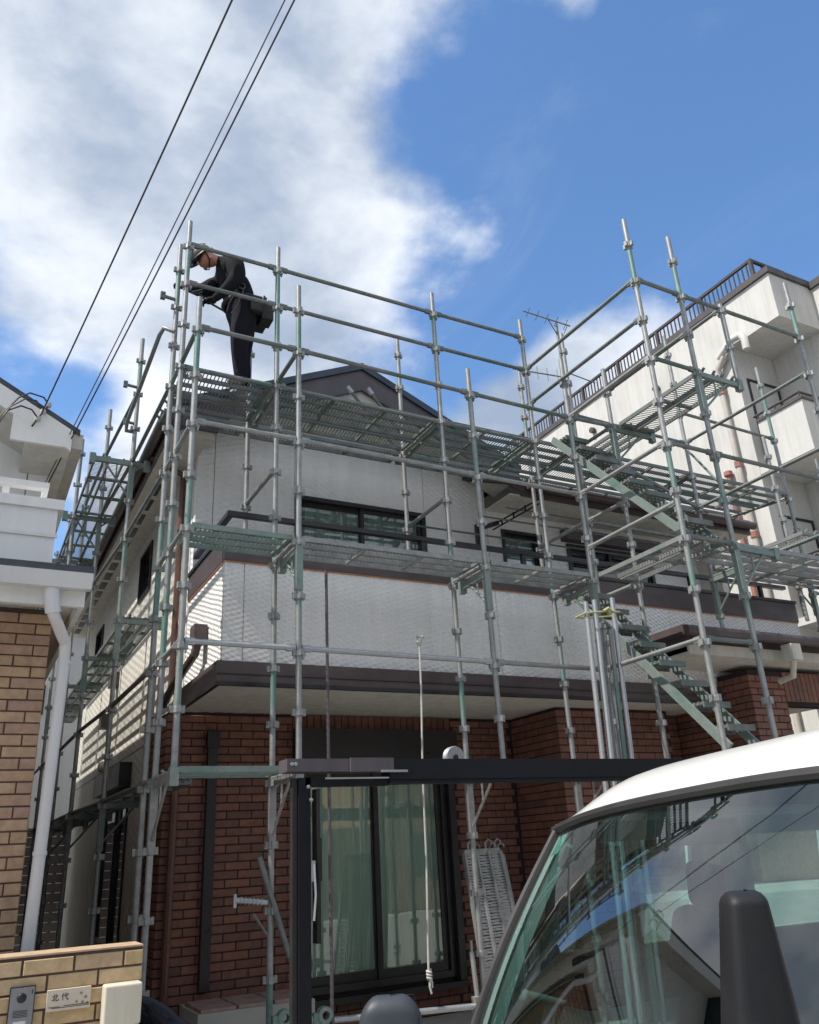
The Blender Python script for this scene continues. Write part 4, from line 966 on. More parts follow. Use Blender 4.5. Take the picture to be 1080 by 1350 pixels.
# dark netting / sheet piled behind the gate wall
nf = thing('folded_netting', 'dark blue safety netting bundled on the ground behind the gate wall', 'netting', (1.6, 6.0, 0.13))
m = MB()
for i in range(9):
    pts = [Vector((1.12+0.09*t, 5.75+0.06*i+0.02*math.sin(t*1.7+i), 0.92-0.055*t+0.03*math.sin(t*1.1+i*2)-0.01*i)) for t in range(12)]
    m.tube(pts, 0.02, 6)
part('cord', m, 'net_blue', nf, smooth=True)
vs_, fs_ = [], []
for i in range(13):
    for j in range(9): vs_.append((1.10+0.085*i, 5.80+0.06*j, 0.86-0.05*i+0.05*math.sin(i*1.3+j*0.9)-0.02*j))
for i in range(12):
    for j in range(8): fs_.append((i*9+j, (i+1)*9+j, (i+1)*9+j+1, i*9+j+1))
m = MB().add(vs_, fs_); m.prism([(1.12, 5.82, 0.13), (2.05, 5.82, 0.13), (2.05, 5.82, 0.25), (1.12, 5.82, 0.75)], (0, 0.45, 0)); part('sheet', m, 'net_blue', nf, smooth=False)

# ------------------------------------------------------------------ apartment block (right)
ap = thing('apartment_block', 'cream concrete apartment block with brown roof railing and balconies beyond the house', 'building', (18.0, 18.0, 0.0))
AXX = 13.0; AYC = 9.48; AYB = 8.27; ZTOP = 12.09
part('wall', B((AXX, AYC, 0.0), (24.0, 34.0, 11.95)), 'cream_render', ap)
m = MB(); m.box((AXX-0.05, AYB-0.05, 11.955), (14.25, AYC-0.003, ZTOP)); m.box((AXX-0.05, AYC, 11.955), (24.0, 34.05, ZTOP)); part('coping', m, 'dark_coping', ap)
for zt in (11.95, 9.06, 6.03, 3.0):
    zb = zt-1.02; hw = part('balcony', B((AXX+0.0, AYB, zb), (14.25, AYC-0.004, zt if zt > 11 else zb+0.14)), 'cream_render', ap) if zt > 11 else None
    if zt < 11:
        m = MB(); m.box((AXX+0.0, AYB+0.1, zb-0.02), (14.24, AYC-0.004, zb+0.12)); m.box((AXX, AYB, zb-0.02), (14.24, AYB+0.1, zt)); m.box((AXX, AYB+0.101, zb+0.121), (AXX+0.1, AYC-0.2, zt)); hw = part('balcony', m, 'cream_render', ap)
        m = MB(); m.box((AXX-0.03, AYB-0.03, zt+0.002), (14.24, AYB+0.13, zt+0.06)); m.box((AXX-0.03, AYB+0.131, zt+0.002), (AXX+0.13, AYC-0.2, zt+0.06)); part('coping', m, 'dark_coping', hw)
        m = MB(); m.tube([(AXX+0.05, AYB+0.05, zt+0.18), (AXX+0.05, AYC-0.1, zt+0.18)], 0.025, 8); m.tube([(AXX+0.05, AYB+0.05, zt+0.18), (14.2, AYB+0.05, zt+0.18)], 0.025, 8)
        for y in (AYB+0.05, AYB+0.6, AYC-0.2): m.tube([(AXX+0.05, y, zt+0.05), (AXX+0.05, y, zt+0.18)], 0.018, 6)
        part('handrail', m, 'rail_brown', hw)
        window(ap, 'x', AYC, -1, 13.25, 14.2, zb+0.2, zb+2.2, 1, 0.05, 'window', curtain='curtain_white')
m = MB(); m.box((14.255, 6.8, 0.0), (24.0, AYC-0.005, 11.9)); blk = part('front_block', m, 'cream_render', ap)
part('coping', B((14.20, 6.75, 11.905), (24.0, AYC-0.006, 12.06)), 'dark_coping', blk)
RX = AXX+0.14
m = MB(); m.box((RX, 8.66, 12.60), (RX+0.06, 34, 12.66)); m.box((RX+0.01, 8.67, 12.16), (RX+0.05, 34, 12.19)); m.box((RX+0.061, 8.66, 12.60), (14.2, 8.72, 12.66)); rf = part('roof_railing', m, 'rail_brown', ap)
bal_me = B((-0.012, -0.012, -0.22), (0.012, 0.012, 0.22)).mesh('baluster', 'rail_brown'); post_me = B((-0.035, -0.035, -0.27), (0.035, 0.035, 0.27)).mesh('rail_post', 'rail_brown')
y = 8.69; i = 0
while y < 24:
    if i % 12 == 0: inst('rail_post', post_me, (RX+0.03, y, 12.36), rf)
    else: inst('baluster', bal_me, (RX+0.03, y, 12.405), rf)
    y += 0.115; i += 1
for x in (13.5, 13.65, 13.8, 13.95): inst('baluster', bal_me, (x, 8.69, 12.405), rf)
# drain pipes on the long side
m = MB(); m.tube([(AXX-0.10, 9.85, 10.2), (AXX-0.10, 9.85, 0.1)], 0.055, 12); m.tube([(AXX-0.10, 9.85, 10.2), (AXX-0.10, 9.83, 10.55), (AXX-0.10, 9.6, 10.75)], 0.07, 12); part('drain_pipe', m, 'beige_pipe', ap, smooth=True)
m = MB(); m.tube([(AXX-0.10, 9.75, 10.78), (AXX-0.11, 9.35, 11.0), (AXX-0.11, 9.12, 10.98), (AXX-0.11, 9.05, 10.85), (AXX-0.11, 9.05, 10.60)], 0.075, 12); part('overflow_pipe', m, 'cream_render', ap, smooth=True)
m = MB(); m.tube([(AXX-0.09, 10.14, 8.35), (AXX-0.09, 10.14, 0.1)], 0.05, 10); part('drain_pipe', m, 'red_pipe', ap, smooth=True)
for z in (8.35, 6.7, 5.2):
    part('pipe_clip', MB().tube([(AXX-0.09, 10.14, z), (AXX-0.09, 10.14, z-0.09)], 0.085, 10), 'red_pipe', ap); part('pipe_clip', MB().tube([(AXX-0.1, 9.85, z+1.75), (AXX-0.1, 9.85, z+1.63)], 0.075, 10), 'red_pipe', ap)
for (px, py) in ((868, 513), (784, 568)):
    d = Vector(((px-540)/1080, (py-675)/1080, 1)); r = Vector((AX.dot(d), AY.dot(d), AZ.dot(d))); c = EYE+r*(AXX/r.x)
    v = MB(); v.lathe([(0.0, -0.13), (0.075, -0.12), (0.08, -0.04), (0.06, 0)], (AXX, c.y, c.z), 'x', 14); part('vent_cap', v, 'dark_coping', ap, smooth=True)

# ------------------------------------------------------------------ houses across the road (seen mirrored in the glass)
def far_house(x, y, wx, wy, h, wall, roofm, label, rot=0):
    t = thing('opposite_house', label, 'house', (x, y, 0.0), 'houses across the road')
    m = MB(); m.box((x-wx/2, y-wy/2, 0), (x+wx/2, y+wy/2, h)); m.prism([(x-wx/2, y-wy/2, h), (x+wx/2, y-wy/2, h), (x, y-wy/2, h+wx*0.25)], (0, wy, 0)); part('wall', m, wall, t)
    m = MB(); o = 0.5; ap_ = h+wx*0.25+0.02
    for s in (-1, 1): m.prism([(x+s*(wx/2+o), y-wy/2-o, h-o*0.5+0.02), (x, y-wy/2-o, ap_), (x, y-wy/2-o, ap_+0.14), (x+s*(wx/2+o), y-wy/2-o, h-o*0.5+0.16)], (0, wy+2*o, 0))
    part('roof', m, roofm, t)
    for k in range(3):
        for z in (0.9, 3.7):
            xa = x-wx/2+0.7+k*(wx-1.4)/3; wn_ = part('window', B((xa, y+wy/2-0.01, z), (xa+1.3, y+wy/2+0.03, z+1.2)), 'black_alu', t); part('pane', B((xa+0.06, y+wy/2+0.031, z+0.06), (xa+1.24, y+wy/2+0.036, z+1.14)), 'window_glass', wn_)
far_house(-6, -10.5, 8, 7, 5.6, 'pale_siding', 'roof_slate', 'white house with a grey gable roof across the road')
far_house(4.5, -11.0, 9, 7, 5.6, 'relief_side', 'roof_slate', 'cream house across the road, opposite the scaffold')
far_house(16, -11, 9, 8, 6.0, 'brick_tan', 'roof_slate', 'tan brick house across the road, opposite the apartment block')
far_house(-13.5, 9.5, 8, 8, 5.4, 'cream_render', 'roof_slate', 'cream house next door beyond the white neighbouring house')

rh = thing('rear_house', 'pale grey house wall closing the narrow alley between the two houses', 'house', (-2.0, 21.0, 0.0))
part('wall', B((-7, 18.6, 0), (3.2, 25, 6.6)), 'pale_siding', rh)
m = MB().prism([(-7.4, 18.2, 6.55), (3.6, 18.2, 6.55), (-1.9, 18.2, 8.4)], (0, 7.2, 0)); part('roof', m, 'roof_slate', rh)
part('window', B((0.75, 18.56, 4.6), (1.35, 18.59, 5.2)), 'black_alu', rh)
af = thing('alley_fence', 'dark slatted fence across the far end of the alley', 'fence', (1.1, 17.6, 0.0))
for i in range(14): part('slat', B((0.45, 17.6, 0.15+i*0.16), (2.9, 17.63, 0.30+i*0.16)), 'rail_brown', af)
for x in (0.5, 1.15, 1.8, 2.5): part('post', B((x-0.03, 17.635, 0), (x+0.03, 17.70, 2.4)), 'rail_brown', af)

# ------------------------------------------------------------------ overhead wires
def wire(name, a, b, sag, r, mat, label, group=None):
    a = Vector(a); b = Vector(b); pts = []
    for i in range(25):
        t = i/24; p = a.lerp(b, t); p.z -= sag*4*t*(1-t); pts.append(p)
    return solo(name, MB().tube(pts, r, 6), mat, label, 'cable', tuple(a), group, True)
a1 = at(55, 545, 6.70); dirw = at(300, 0, 3.4)
wire('power_cable', a1, a1+(dirw-a1)*2.2, 0.10, 0.0062, 'cable', 'single black twisted service cable rising from the corner of the neighbouring roof')
a2 = at(62, 640, 7.3); d2 = at(377, 0, 3.4)
wire('power_cable', a2, a2+(d2-a2)*2.2, 0.16, 0.0058, 'cable', 'black service cable of the close pair, running past the neighbouring eave')
a3 = at(58, 640, 7.32); d3 = at(369, 0, 3.45)
wire('power_cable', a3, a3+(d3-a3)*2.2, 0.10, 0.0045, 'cable_grey', 'thin grey wire running alongside the black cable past the eave')
ins = thing('cable_anchor', 'small porcelain cable anchor with loose black leads on the neighbouring barge board', 'insulator', tuple(at(50, 552, 6.72)))
for (px, py) in ((50, 552), (57, 543), (64, 534)):
    c = at(px, py, 6.71); m = MB(); m.lathe([(0.0, -0.025), (0.022, -0.02), (0.026, 0.0), (0.022, 0.02), (0.0, 0.025)], c, 'z', 10); part('insulator', m, 'porcelain', ins, smooth=True)
m = MB(); c = at(64, 533, 6.7)
m.tube([at(0, 549, 6.6), at(8, 541, 6.6), at(25, 524, 6.6), at(40, 518, 6.62), at(58, 524, 6.68), c], 0.007, 6)
m.tube([at(-3, 556, 6.6), at(10, 541, 6.58), at(28, 535, 6.6), at(42, 540, 6.65), at(50, 551, 6.7)], 0.007, 6)
m.tube([at(-3, 560, 6.6), at(14, 536, 6.57), at(33, 526, 6.6), at(48, 528, 6.65), at(57, 540, 6.7)], 0.006, 6)
m.tube([at(42, 562, 6.72), at(55, 545, 6.70), c], 0.009, 6)
part('lead', m, 'cable', ins, smooth=True)

# ------------------------------------------------------------------ worker on the top walkway
FZ = ZT+0.0
person = thing('person', 'worker in black clothes and grey helmet bending over on the top walkway', 'person', (1.92, 6.83, FZ))
PYw = 6.83
SK = {  # name: (position), radii, parent
 'pelvis': ((1.945, 0, 6.82), .215, .19, None), 'waist': ((1.895, 0, 6.98), .235, .20, 'pelvis'), 'chest': ((1.825, 0, 7.16), .235, .205, 'waist'), 'upper': ((1.755, 0, 7.285), .19, .165, 'chest'),
 'neck': ((1.655, 0, 7.35), .072, .072, 'upper'), 'jaw': ((1.585, 0, 7.345), .085, .08, 'neck'), 'head': ((1.515, 0, 7.335), .105, .095, 'jaw'), 'crown': ((1.47, 0, 7.345), .08, .075, 'head'),
 'hipL': ((1.94, -.095, 6.70), .145, .14, 'pelvis'), 'thighL': ((1.905, -.10, 6.52), .13, .125, 'hipL'), 'kneeL': ((1.875, -.10, 6.36), .092, .09, 'thighL'), 'calfL': ((1.895, -.10, 6.19), .09, .088, 'kneeL'), 'ankL': ((1.905, -.10, FZ+.11), .068, .066, 'calfL'), 'heelL': ((1.905, -.10, FZ+.055), .05, .05, 'ankL'), 'toeL': ((1.765, -.11, FZ+.042), .042, .042, 'heelL'),
 'hipR': ((1.965, .095, 6.70), .145, .14, 'pelvis'), 'thighR': ((1.965, .105, 6.52), .13, .125, 'hipR'), 'kneeR': ((1.965, .11, 6.36), .092, .09, 'thighR'), 'calfR': ((1.985, .11, 6.19), .09, .088, 'kneeR'), 'ankR': ((1.995, .11, FZ+.11), .068, .066, 'calfR'), 'heelR': ((1.995, .11, FZ+.055), .05, .05, 'ankR'), 'toeR': ((1.855, .12, FZ+.042), .042, .042, 'heelR'),
 'shL': ((1.77, -.20, 7.25), .12, .12, 'upper'), 'elL': ((1.80, -.27, 7.00), .088, .088, 'shL'), 'faL': ((1.70, -.24, 6.86), .06, .06, 'elL'), 'wrL': ((1.60, -.20, 6.735), .04, .04, 'faL'), 'haL': ((1.565, -.19, 6.715), .035, .035, 'wrL'),
 'shR': ((1.74, .20, 7.25), .12, .12, 'upper'), 'elR': ((1.57, .21, 7.10), .085, .085, 'shR'), 'faR': ((1.46, .16, 7.06), .058, .058, 'elR'), 'wrR': ((1.36, .10, 7.02), .04, .04, 'faR'), 'haR': ((1.33, .08, 7.01), .035, .035, 'wrR'),
}
names = list(SK)
me = bpy.data.meshes.new('body_skeleton')
base = Vector(person.location)
me.from_pydata([Vector((SK[k][0][0], PYw+SK[k][0][1], SK[k][0][2]))-base for k in names], [(names.index(SK[k][3]), names.index(k)) for k in names if SK[k][3]], [])
bo = bpy.data.objects.new('body', me); COL.objects.link(bo)
sm = bo.modifiers.new('skin', 'SKIN'); sm.use_smooth_shade = True; sm.branch_smoothing = 0.6
for i, k in enumerate(names):
    sv = me.skin_vertices[0].data[i] if me.skin_vertices else None
    if sv: sv.radius = (SK[k][1], SK[k][2]); sv.use_root = (k == 'pelvis')
if not me.skin_vertices:
    bm = bmesh.new(); bm.from_mesh(me); lay = bm.verts.layers.skin.verify(); bm.verts.ensure_lookup_table()
    for i, k in enumerate(names):
        bm.verts[i][lay].radius = (SK[k][1], SK[k][2]); bm.verts[i][lay].use_root = (k == 'pelvis')
    bm.to_mesh(me); bm.free()
ss = bo.modifiers.new('subsurf', 'SUBSURF'); ss.levels = 2; ss.render_levels = 2
dg = bpy.context.evaluated_depsgraph_get(); ev = bo.evaluated_get(dg)
bm2 = bpy.data.meshes.new_from_object(ev)
bpy.data.objects.remove(bo)
for nm in ('black_cloth', 'skin', 'shoe', 'navy_cloth'): bm2.materials.append(MATS[nm])
for p in bm2.polygons:
    c = p.center+base; p.use_smooth = True
    p.material_index = 1 if (c.x < 1.635 and c.z > 7.25 and abs(c.y-PYw) < 0.13) else (2 if c.z < FZ+0.085 else (3 if c.z < 6.85 and not (c.x < 1.78) else 0))
body = bpy.data.objects.new('body', bm2); COL.objects.link(body); body.parent = person
hc = Vector((1.49, PYw, 7.365)); tilt = Matrix.Rotation(R(-48), 3, 'Y')
def hp(x, y, z): return hc + tilt @ Vector((x, y, z))
hm = MB(); vs_, fs_ = [], []; nu, nv = 20, 8
for j in range(nv+1):
    ph = math.pi/2*j/nv
    for i in range(nu):
        th = 2*math.pi*i/nu; r = math.cos(ph)
        ridge = 1.0+0.03*math.cos(th*6)*r
        vs_.append(hp(0.135*r*math.cos(th)*ridge, 0.115*r*math.sin(th)*ridge, 0.115*math.sin(ph)))
for j in range(nv):
    for i in range(nu): fs_.append((j*nu+i, j*nu+(i+1) % nu, (j+1)*nu+(i+1) % nu, (j+1)*nu+i))
hm.add(vs_, fs_)
hel = part('helmet', hm, 'helmet_grey', person, smooth=True)
bmv = MB(); vs_, fs_ = [], []
for i in range(nu+1):
    th = 2*math.pi*i/nu; f = 0.02+0.06*max(0, -math.cos(th))**2
    vs_ += [hp(0.134*math.cos(th), 0.114*math.sin(th), 0.004), hp((0.134+f)*math.cos(th), (0.114+f*0.5)*math.sin(th), -0.012)]
for i in range(nu): fs_.append((2*i, 2*i+1, 2*i+3, 2*i+2))
bmv.add(vs_, fs_); part('brim', bmv, 'helmet_grey', hel, smooth=True)
m = MB()
for yy in (-0.05, 0.0, 0.05): m = MB(); m.tube([hp(-0.11+0.01*abs(yy)*5, yy, 0.066), hp(-0.05, yy, 0.115-abs(yy)*0.25), hp(0.04, yy, 0.12-abs(yy)*0.25), hp(0.11, yy, 0.075)], 0.008, 6); part('ridge', m, 'steel_rope', hel, smooth=True)
m = MB(); m.tube([hp(0.0, -0.105, 0.0), hp(-0.02, -0.09, -0.10), hp(-0.05, 0, -0.155), hp(-0.02, 0.09, -0.10), hp(0, 0.105, 0)], 0.006, 6); part('chin_strap', m, 'black_cloth', hel)
# face: nose, eyes, ear
m = MB(); f0 = Vector((1.455, PYw, 7.255))
m.lathe([(0.0, -0.02), (0.012, -0.01), (0.016, 0.01), (0.008, 0.025), (0, 0.03)], f0+Vector((0.0, 0, 0.005)), 'z', 8); part('nose', m, 'skin', person, smooth=True)
for s in (-1, 1):
    m = MB(); m.lathe([(0.0, -0.012), (0.018, -0.008), (0.022, 0.0), (0.016, 0.008), (0, 0.010)], Vector((1.555, PYw+s*0.088, 7.31)), 'y', 10); part('ear', m, 'skin', person, smooth=True)
for s in (-1, 1):
    m = MB(); m.lathe([(0, -0.012), (0.011, -0.006), (0.011, 0.006), (0, 0.012)], Vector((1.45, PYw+s*0.035, 7.29)), 'z', 8); part('eye', m, 'black_cloth', person, smooth=True)
def glove(c, fdir, updir):
    f = Vector(fdir).normalized(); u = Vector(updir).normalized(); s = f.cross(u).normalized()
    m = MB(); m.tube([c-f*0.05, c-f*0.01, c+f*0.035], [0.03, 0.041, 0.036], 10)
    for i, (o, ln) in enumerate(((-0.027, 0.052), (-0.009, 0.062), (0.009, 0.058), (0.027, 0.045))):
        p0 = c+f*0.03+s*o; m.tube([p0, p0+f*ln*0.5-u*0.006, p0+f*ln*0.8-u*0.022, p0+f*ln*0.7-u*0.045], [0.0105, 0.010, 0.0095, 0.008], 8)
    p0 = c-s*0.03; m.tube([p0, p0-s*0.018+f*0.02-u*0.012, p0-s*0.01+f*0.045-u*0.03], [0.012, 0.011, 0.009], 8)
    part('glove', m, 'black_cloth', person, smooth=True)
gl = Vector((1.555, PYw-0.19, 6.705)); gr_ = Vector((1.325, PYw+0.08, 7.01))
glove(gl, (-0.9, 0.15, -0.25), (0, 0, 1)); glove(gr_, (-0.95, -0.25, -0.12), (0, 0, 1))
m = MB(); ring = [Vector((1.925+0.185*math.cos(a), PYw+0.18*math.sin(a), 6.885+0.03*math.cos(a))) for a in [2*math.pi*i/20 for i in range(21)]]; m.tube(ring, 0.026, 8, cap=False)
tb = part('tool_belt', m, 'leather', person, smooth=True)
m = MB(); m.box((2.09, PYw-0.16, 6.68), (2.21, PYw+0.0, 6.90)); m.box((2.08, PYw+0.01, 6.70), (2.19, PYw+0.14, 6.88)); m.box((1.95, PYw-0.23, 6.70), (2.07, PYw-0.16, 6.88)); m.tube([(2.12, PYw-0.1, 6.88), (2.14, PYw-0.11, 6.97)], 0.016, 8); m.tube([(2.10, PYw-0.15, 6.88), (2.11, PYw-0.16, 6.95)], 0.012, 8)
pch = part('pouch', m, 'leather', tb); bvm = pch.modifiers.new('bevel', 'BEVEL'); bvm.width = 0.025; bvm.segments = 3
m = MB(); m.tube([(1.845, PYw-0.19, 6.98), (1.80, PYw-0.225, 6.93), (1.77, PYw-0.23, 6.80), (1.73, PYw-0.22, 6.70), (1.72, PYw-0.20, 6.62)], 0.006, 8); m.lathe([(0.028, -0.006), (0.04, -0.006), (0.04, 0.006), (0.028, 0.006), (0.028, -0.006)], (1.86, PYw-0.20, 6.97), 'y', 14); m.tube([(1.88, PYw-0.20, 6.93), (1.82, PYw-0.21, 6.72), (1.76, PYw-0.21, 6.60)], 0.007, 8)
part('lanyard', m, 'cable_grey', tb, smooth=True)
ha = thing('hammer', 'small dark hammer in the lowered hand of the worker on the walkway', 'hammer', tuple(gl))
m = MB(); m.tube([gl+Vector((0.12, -0.03, -0.10)), gl+Vector((-0.03, 0, -0.02)), gl+Vector((-0.12, 0.02, 0.07))], 0.011, 8); part('handle', m, 'leather', ha, smooth=True)
m = MB(); c = gl+Vector((-0.125, 0.02, 0.075)); m.tube([c+Vector((0.045, 0, 0.035)), c+Vector((-0.05, 0, -0.02))], 0.017, 8); part('head', m, 'black_alu', ha, smooth=True)

# ------------------------------------------------------------------ parked van
YAW = R(3)
VO = Vector((1.83, 2.418, 0.0)); vl = Vector((-math.sin(YAW), -math.cos(YAW), 0)); vh = Vector((-math.cos(YAW), math.sin(YAW), 0))
VWD = 1.42; VC = VWD/2
ROLL = 0.046                                 # the parked body leans a little towards the house
def V(a, b, z): return VO+vl*a+vh*b+Vector((0, 0, z+ROLL*a*(min(1, z/0.5))))
van = thing('parked_van', 'white cab-over van with large green tinted windscreen and black mirror parked before the house', 'van', tuple(V(VC, -1.2, 0.0)))
def uu(a): return (a-VC)/VC
def wtop(a): u = uu(a); return 0.06*(1-u*u), 1.692+0.032*(1-abs(u)**3.0)      # (b, z) of the windscreen head
def wbot(a): u = uu(a); return 0.46+0.14*(1-u*u), 0.93
def grid(fn, nu, nv):
    vs_ = [fn(i/nu, j/nv) for j in range(nv+1) for i in range(nu+1)]; fs_ = []
    for j in range(nv):
        for i in range(nu): k = j*(nu+1)+i; fs_.append((k, k+1, k+nu+2, k+nu+1))
    return MB().add(vs_, fs_)
def ws(s, t, off=0.0):
    a = s*VWD; b0, z0 = wtop(a); b1, z1 = wbot(a)
    bow = 0.045*math.sin(math.pi*t)
    wid = (a-VC)*(1+0.05*t)+VC
    return V(wid, b0+(b1-b0)*t+bow+off, z0+(z1-z0)*t+off*0.6)
wsc = part('windscreen', grid(lambda s, t: ws(0.035+0.93*s, 0.03+0.94*t), 24, 12), 'van_glass', van, smooth=True)
m = MB()
for e in ([ws(i/24, 0.012, 0.004) for i in range(25)],): m.tube(e, 0.016, 8)
m.tube([ws(0.012, t/12, 0.002) for t in range(13)], 0.015, 8); m.tube([ws(0.988, t/12, 0.002) for t in range(13)], 0.015, 8); m.tube([ws(i/24, 0.985, 0.002) for i in range(25)], 0.016, 8)
part('windscreen_seal', m, 'rubber', wsc, smooth=True)
# roof
RL = 3.0
def roofp(s, t):
    a = s*VWD; u = abs(uu(a)); b0, z0 = wtop(a); q = t*t*RL if t < 1 else RL
    zc = 1.724+0.132*(1-math.exp(-q/0.13)); dr = 0.032+(0.160-0.032)*(1-math.exp(-q/0.12)); pw_ = 3.0+3.5*(1-math.exp(-q/0.12))
    z = zc-dr*u**pw_
    ex = 1+0.012*(1-math.exp(-q/0.2))
    return V((a-VC)*ex+VC, b0+0.012-q, z+0.006)
part('roof', grid(roofp, 36, 26), 'van_white', van, smooth=True)
part('roof_lining', grid(lambda s, t: roofp(0.04+0.92*s, 0.1+0.88*t)-Vector((0, 0, 0.035)), 12, 10), 'van_trim', van, smooth=True)
# pillars, doors, side glass
def side(a0, sgn, label):
    """one flank: sgn=+1 for the flank whose outside points to -lateral (far side)"""
    o = -0.006*sgn
    def bq(t): return wtop(a0)[0]+(wbot(a0)[0]-wtop(a0)[0])*t+0.045*math.sin(math.pi*t)
    def zq(t): return 1.70+(0.93-1.70)*t
    def aw(t): return (a0-VC)*(1+0.05*t)+VC
    m = MB(); vs_, fs_ = [], []
    for i in range(13):
        t = i/12; vs_ += [V(aw(t), bq(t), zq(t)), V(aw(t)+o, bq(t)-0.075-0.03*t, zq(t)+0.0), V(aw(t)+sgn*0.05, bq(t)-0.085-0.03*t, zq(t)), V(aw(t)+sgn*0.05, bq(t)-0.015, zq(t))]
    for i in range(12):
        for k in range(4): fs_.append((4*i+k, 4*i+(k+1) % 4, 4*i+4+(k+1) % 4, 4*i+4+k))
    m.add(vs_, fs_); part('front_pillar', m, 'van_white', van, smooth=True)
    m = MB(); vs_, fs_ = [], []
    for i in range(13):
        t = i/12; x = sgn*0.056
        vs_ += [V(aw(t)+x-sgn*0.02, bq(t)-0.02, zq(t)), V(aw(t)+x+sgn*0.03, bq(t)-0.05, zq(t)), V(aw(t)+x, bq(t)-0.17-0.05*t, zq(t)), V(aw(t)+x-sgn*0.035, bq(t)-0.15-0.04*t, zq(t))]
    for i in range(12):
        for k in range(4): fs_.append((4*i+k, 4*i+(k+1) % 4, 4*i+4+(k+1) % 4, 4*i+4+k))
    m.add(vs_, fs_); part('pillar_trim', m, 'van_trim', van, smooth=True)
    # grab handle
    p0 = V(aw(0.62)+sgn*0.095, bq(0.62)-0.10, zq(0.62)); p1 = V(aw(1.0)+sgn*0.10, bq(0.9)-0.24, zq(1.05))
    hd = MB().tube([p0-vl*sgn*0.03, p0, p0-vh*0.12+Vector((0, 0, -0.03)), p1+Vector((0, 0, 0.12)), p1], [0.024, 0.017, 0.015, 0.015, 0.018], 10); part('grab_handle', hd, 'van_trim', van, smooth=True)
    lo, hi_ = 0.93, 1.69
    def fl(b, z): # curved flank
        k = max(0, (z-0.93)/0.77); return V(a0+sgn*0.0-0.0355*sgn*(1-k)+0.0*b, b, z)
    segs = [(-0.72, -0.80), (-1.80, -1.88), (-2.86, -2.94)]
    m = MB()
    for (b0, b1) in segs:
        m.add([fl(b0, lo), fl(b1, lo), fl(b1, hi_), fl(b0, hi_), fl(b0, lo)+vl*sgn*0.05, fl(b1, lo)+vl*sgn*0.05, fl(b1, hi_)+vl*sgn*0.05, fl(b0, hi_)+vl*sgn*0.05], [(0, 1, 2, 3), (7, 6, 5, 4), (0, 4, 5, 1), (1, 5, 6, 2), (2, 6, 7, 3), (3, 7, 4, 0)])
    m.add([fl(-0.06, hi_-0.05), fl(-2.94, hi_-0.05), fl(-2.94, hi_+0.02), fl(-0.10, hi_+0.015)], [(0, 1, 2, 3)])
    m.add([fl(-0.06, hi_-0.05)+vl*sgn*0.04, fl(-2.94, hi_-0.05)+vl*sgn*0.04, fl(-2.94, hi_+0.02)+vl*sgn*0.04, fl(-0.10, hi_+0.015)+vl*sgn*0.04], [(0, 1, 2, 3)])
    part('side_frame', m, 'van_white', van)
    m = MB(); m.add([fl(0.50, 0.93), fl(-2.94, 0.93), V(a0-sgn*0.035, -2.94, 0.36), V(a0-sgn*0.035, 0.52, 0.36)], [(0, 1, 2, 3)])
    m.add([fl(0.46, 0.93)+vl*sgn*0.05, fl(-2.94, 0.93)+vl*sgn*0.05, V(a0+sgn*0.02, -2.94, 0.36), V(a0+sgn*0.02, 0.46, 0.36)], [(0, 1, 2, 3)])
    m.add([fl(0.50, 0.93), fl(-2.94, 0.93), fl(-2.94, 0.93)+vl*sgn*0.05, fl(0.46, 0.93)+vl*sgn*0.05], [(0, 1, 2, 3)])
    d = part('door', m, 'van_white', van)
    part('handle', MB().bar(fl(-0.62, 0.86)-vl*sgn*0.012, fl(-0.48, 0.86)-vl*sgn*0.012, 0.02, 0.03), 'rubber', d)
    for (b0, b1) in ((0.10, -0.72), (-0.80, -1.80), (-1.88, -2.86)):
        fb = 0.34 if b0 > 0 else b0
        g = MB().add([fl(fb, lo)+vl*sgn*0.02, fl(b1, lo)+vl*sgn*0.02, fl(b1, hi_-0.05)+vl*sgn*0.02, fl(b0-0.08 if b0 > 0 else b0, hi_-0.05)+vl*sgn*0.02], [(0, 1, 2, 3)])
        part('side_window', g, 'van_side_glass', van)
side(0.0, 1, ''); side(VWD, -1, '')
# inspection sticker, roof seam, drip rails
stk = grid(lambda s, t: ws(0.045+0.04*s, 0.045+0.075*t, -0.004), 3, 3); part('sticker', stk, 'sticker_green', wsc, smooth=True)
m = MB(); m.tube([roofp(i/36, 0.36)+Vector((0, 0, 0.001)) for i in range(37)], 0.0035, 6); part('roof_seam', m, 'van_trim', van, smooth=True)
m = MB()
for s0 in (0.012, 0.988): m.tube([roofp(s0, 0.12+0.86*i/20)+Vector((0, 0, 0.004)) for i in range(21)], 0.008, 6)
part('drip_rail', m, 'van_white', van, smooth=True)
# nose
def nose(s, t):
    a = s*VWD; u = uu(a); b1, z1 = wbot(a)
    return V((a-VC)*1.05+VC, b1+0.015+0.05*math.sin(math.pi*min(1, t*1.1))-0.02*t, z1-0.60*t)
nz = part('nose_panel', grid(nose, 20, 10), 'van_white', van, smooth=True)
m = grid(lambda s, t: nose(s, 0.75+0.3*t)+vh*(0.03+0.05*math.sin(math.pi*t)), 20, 6); part('bumper', m, 'van_trim', van, smooth=True)
for s0, s1 in ((0.05, 0.24), (0.76, 0.95)): part('headlight', grid(lambda s, t: nose(s0+(s1-s0)*s, 0.28+0.24*t)+vh*(0.012+0.02*math.sin(math.pi*s)*math.sin(math.pi*t)), 8, 6), 'chrome', van, smooth=True)
part('grille', grid(lambda s, t: nose(0.3+0.4*s, 0.40+0.10*t)+vh*0.012, 8, 2), 'rubber', van)
m = MB()
for s0 in (0.22, 0.55):
    p = ws(s0, 0.99, 0.03); q = ws(s0+0.33, 0.90, 0.035); m.tube([p, q], 0.008, 6)
part('wiper', m, 'rubber', van)
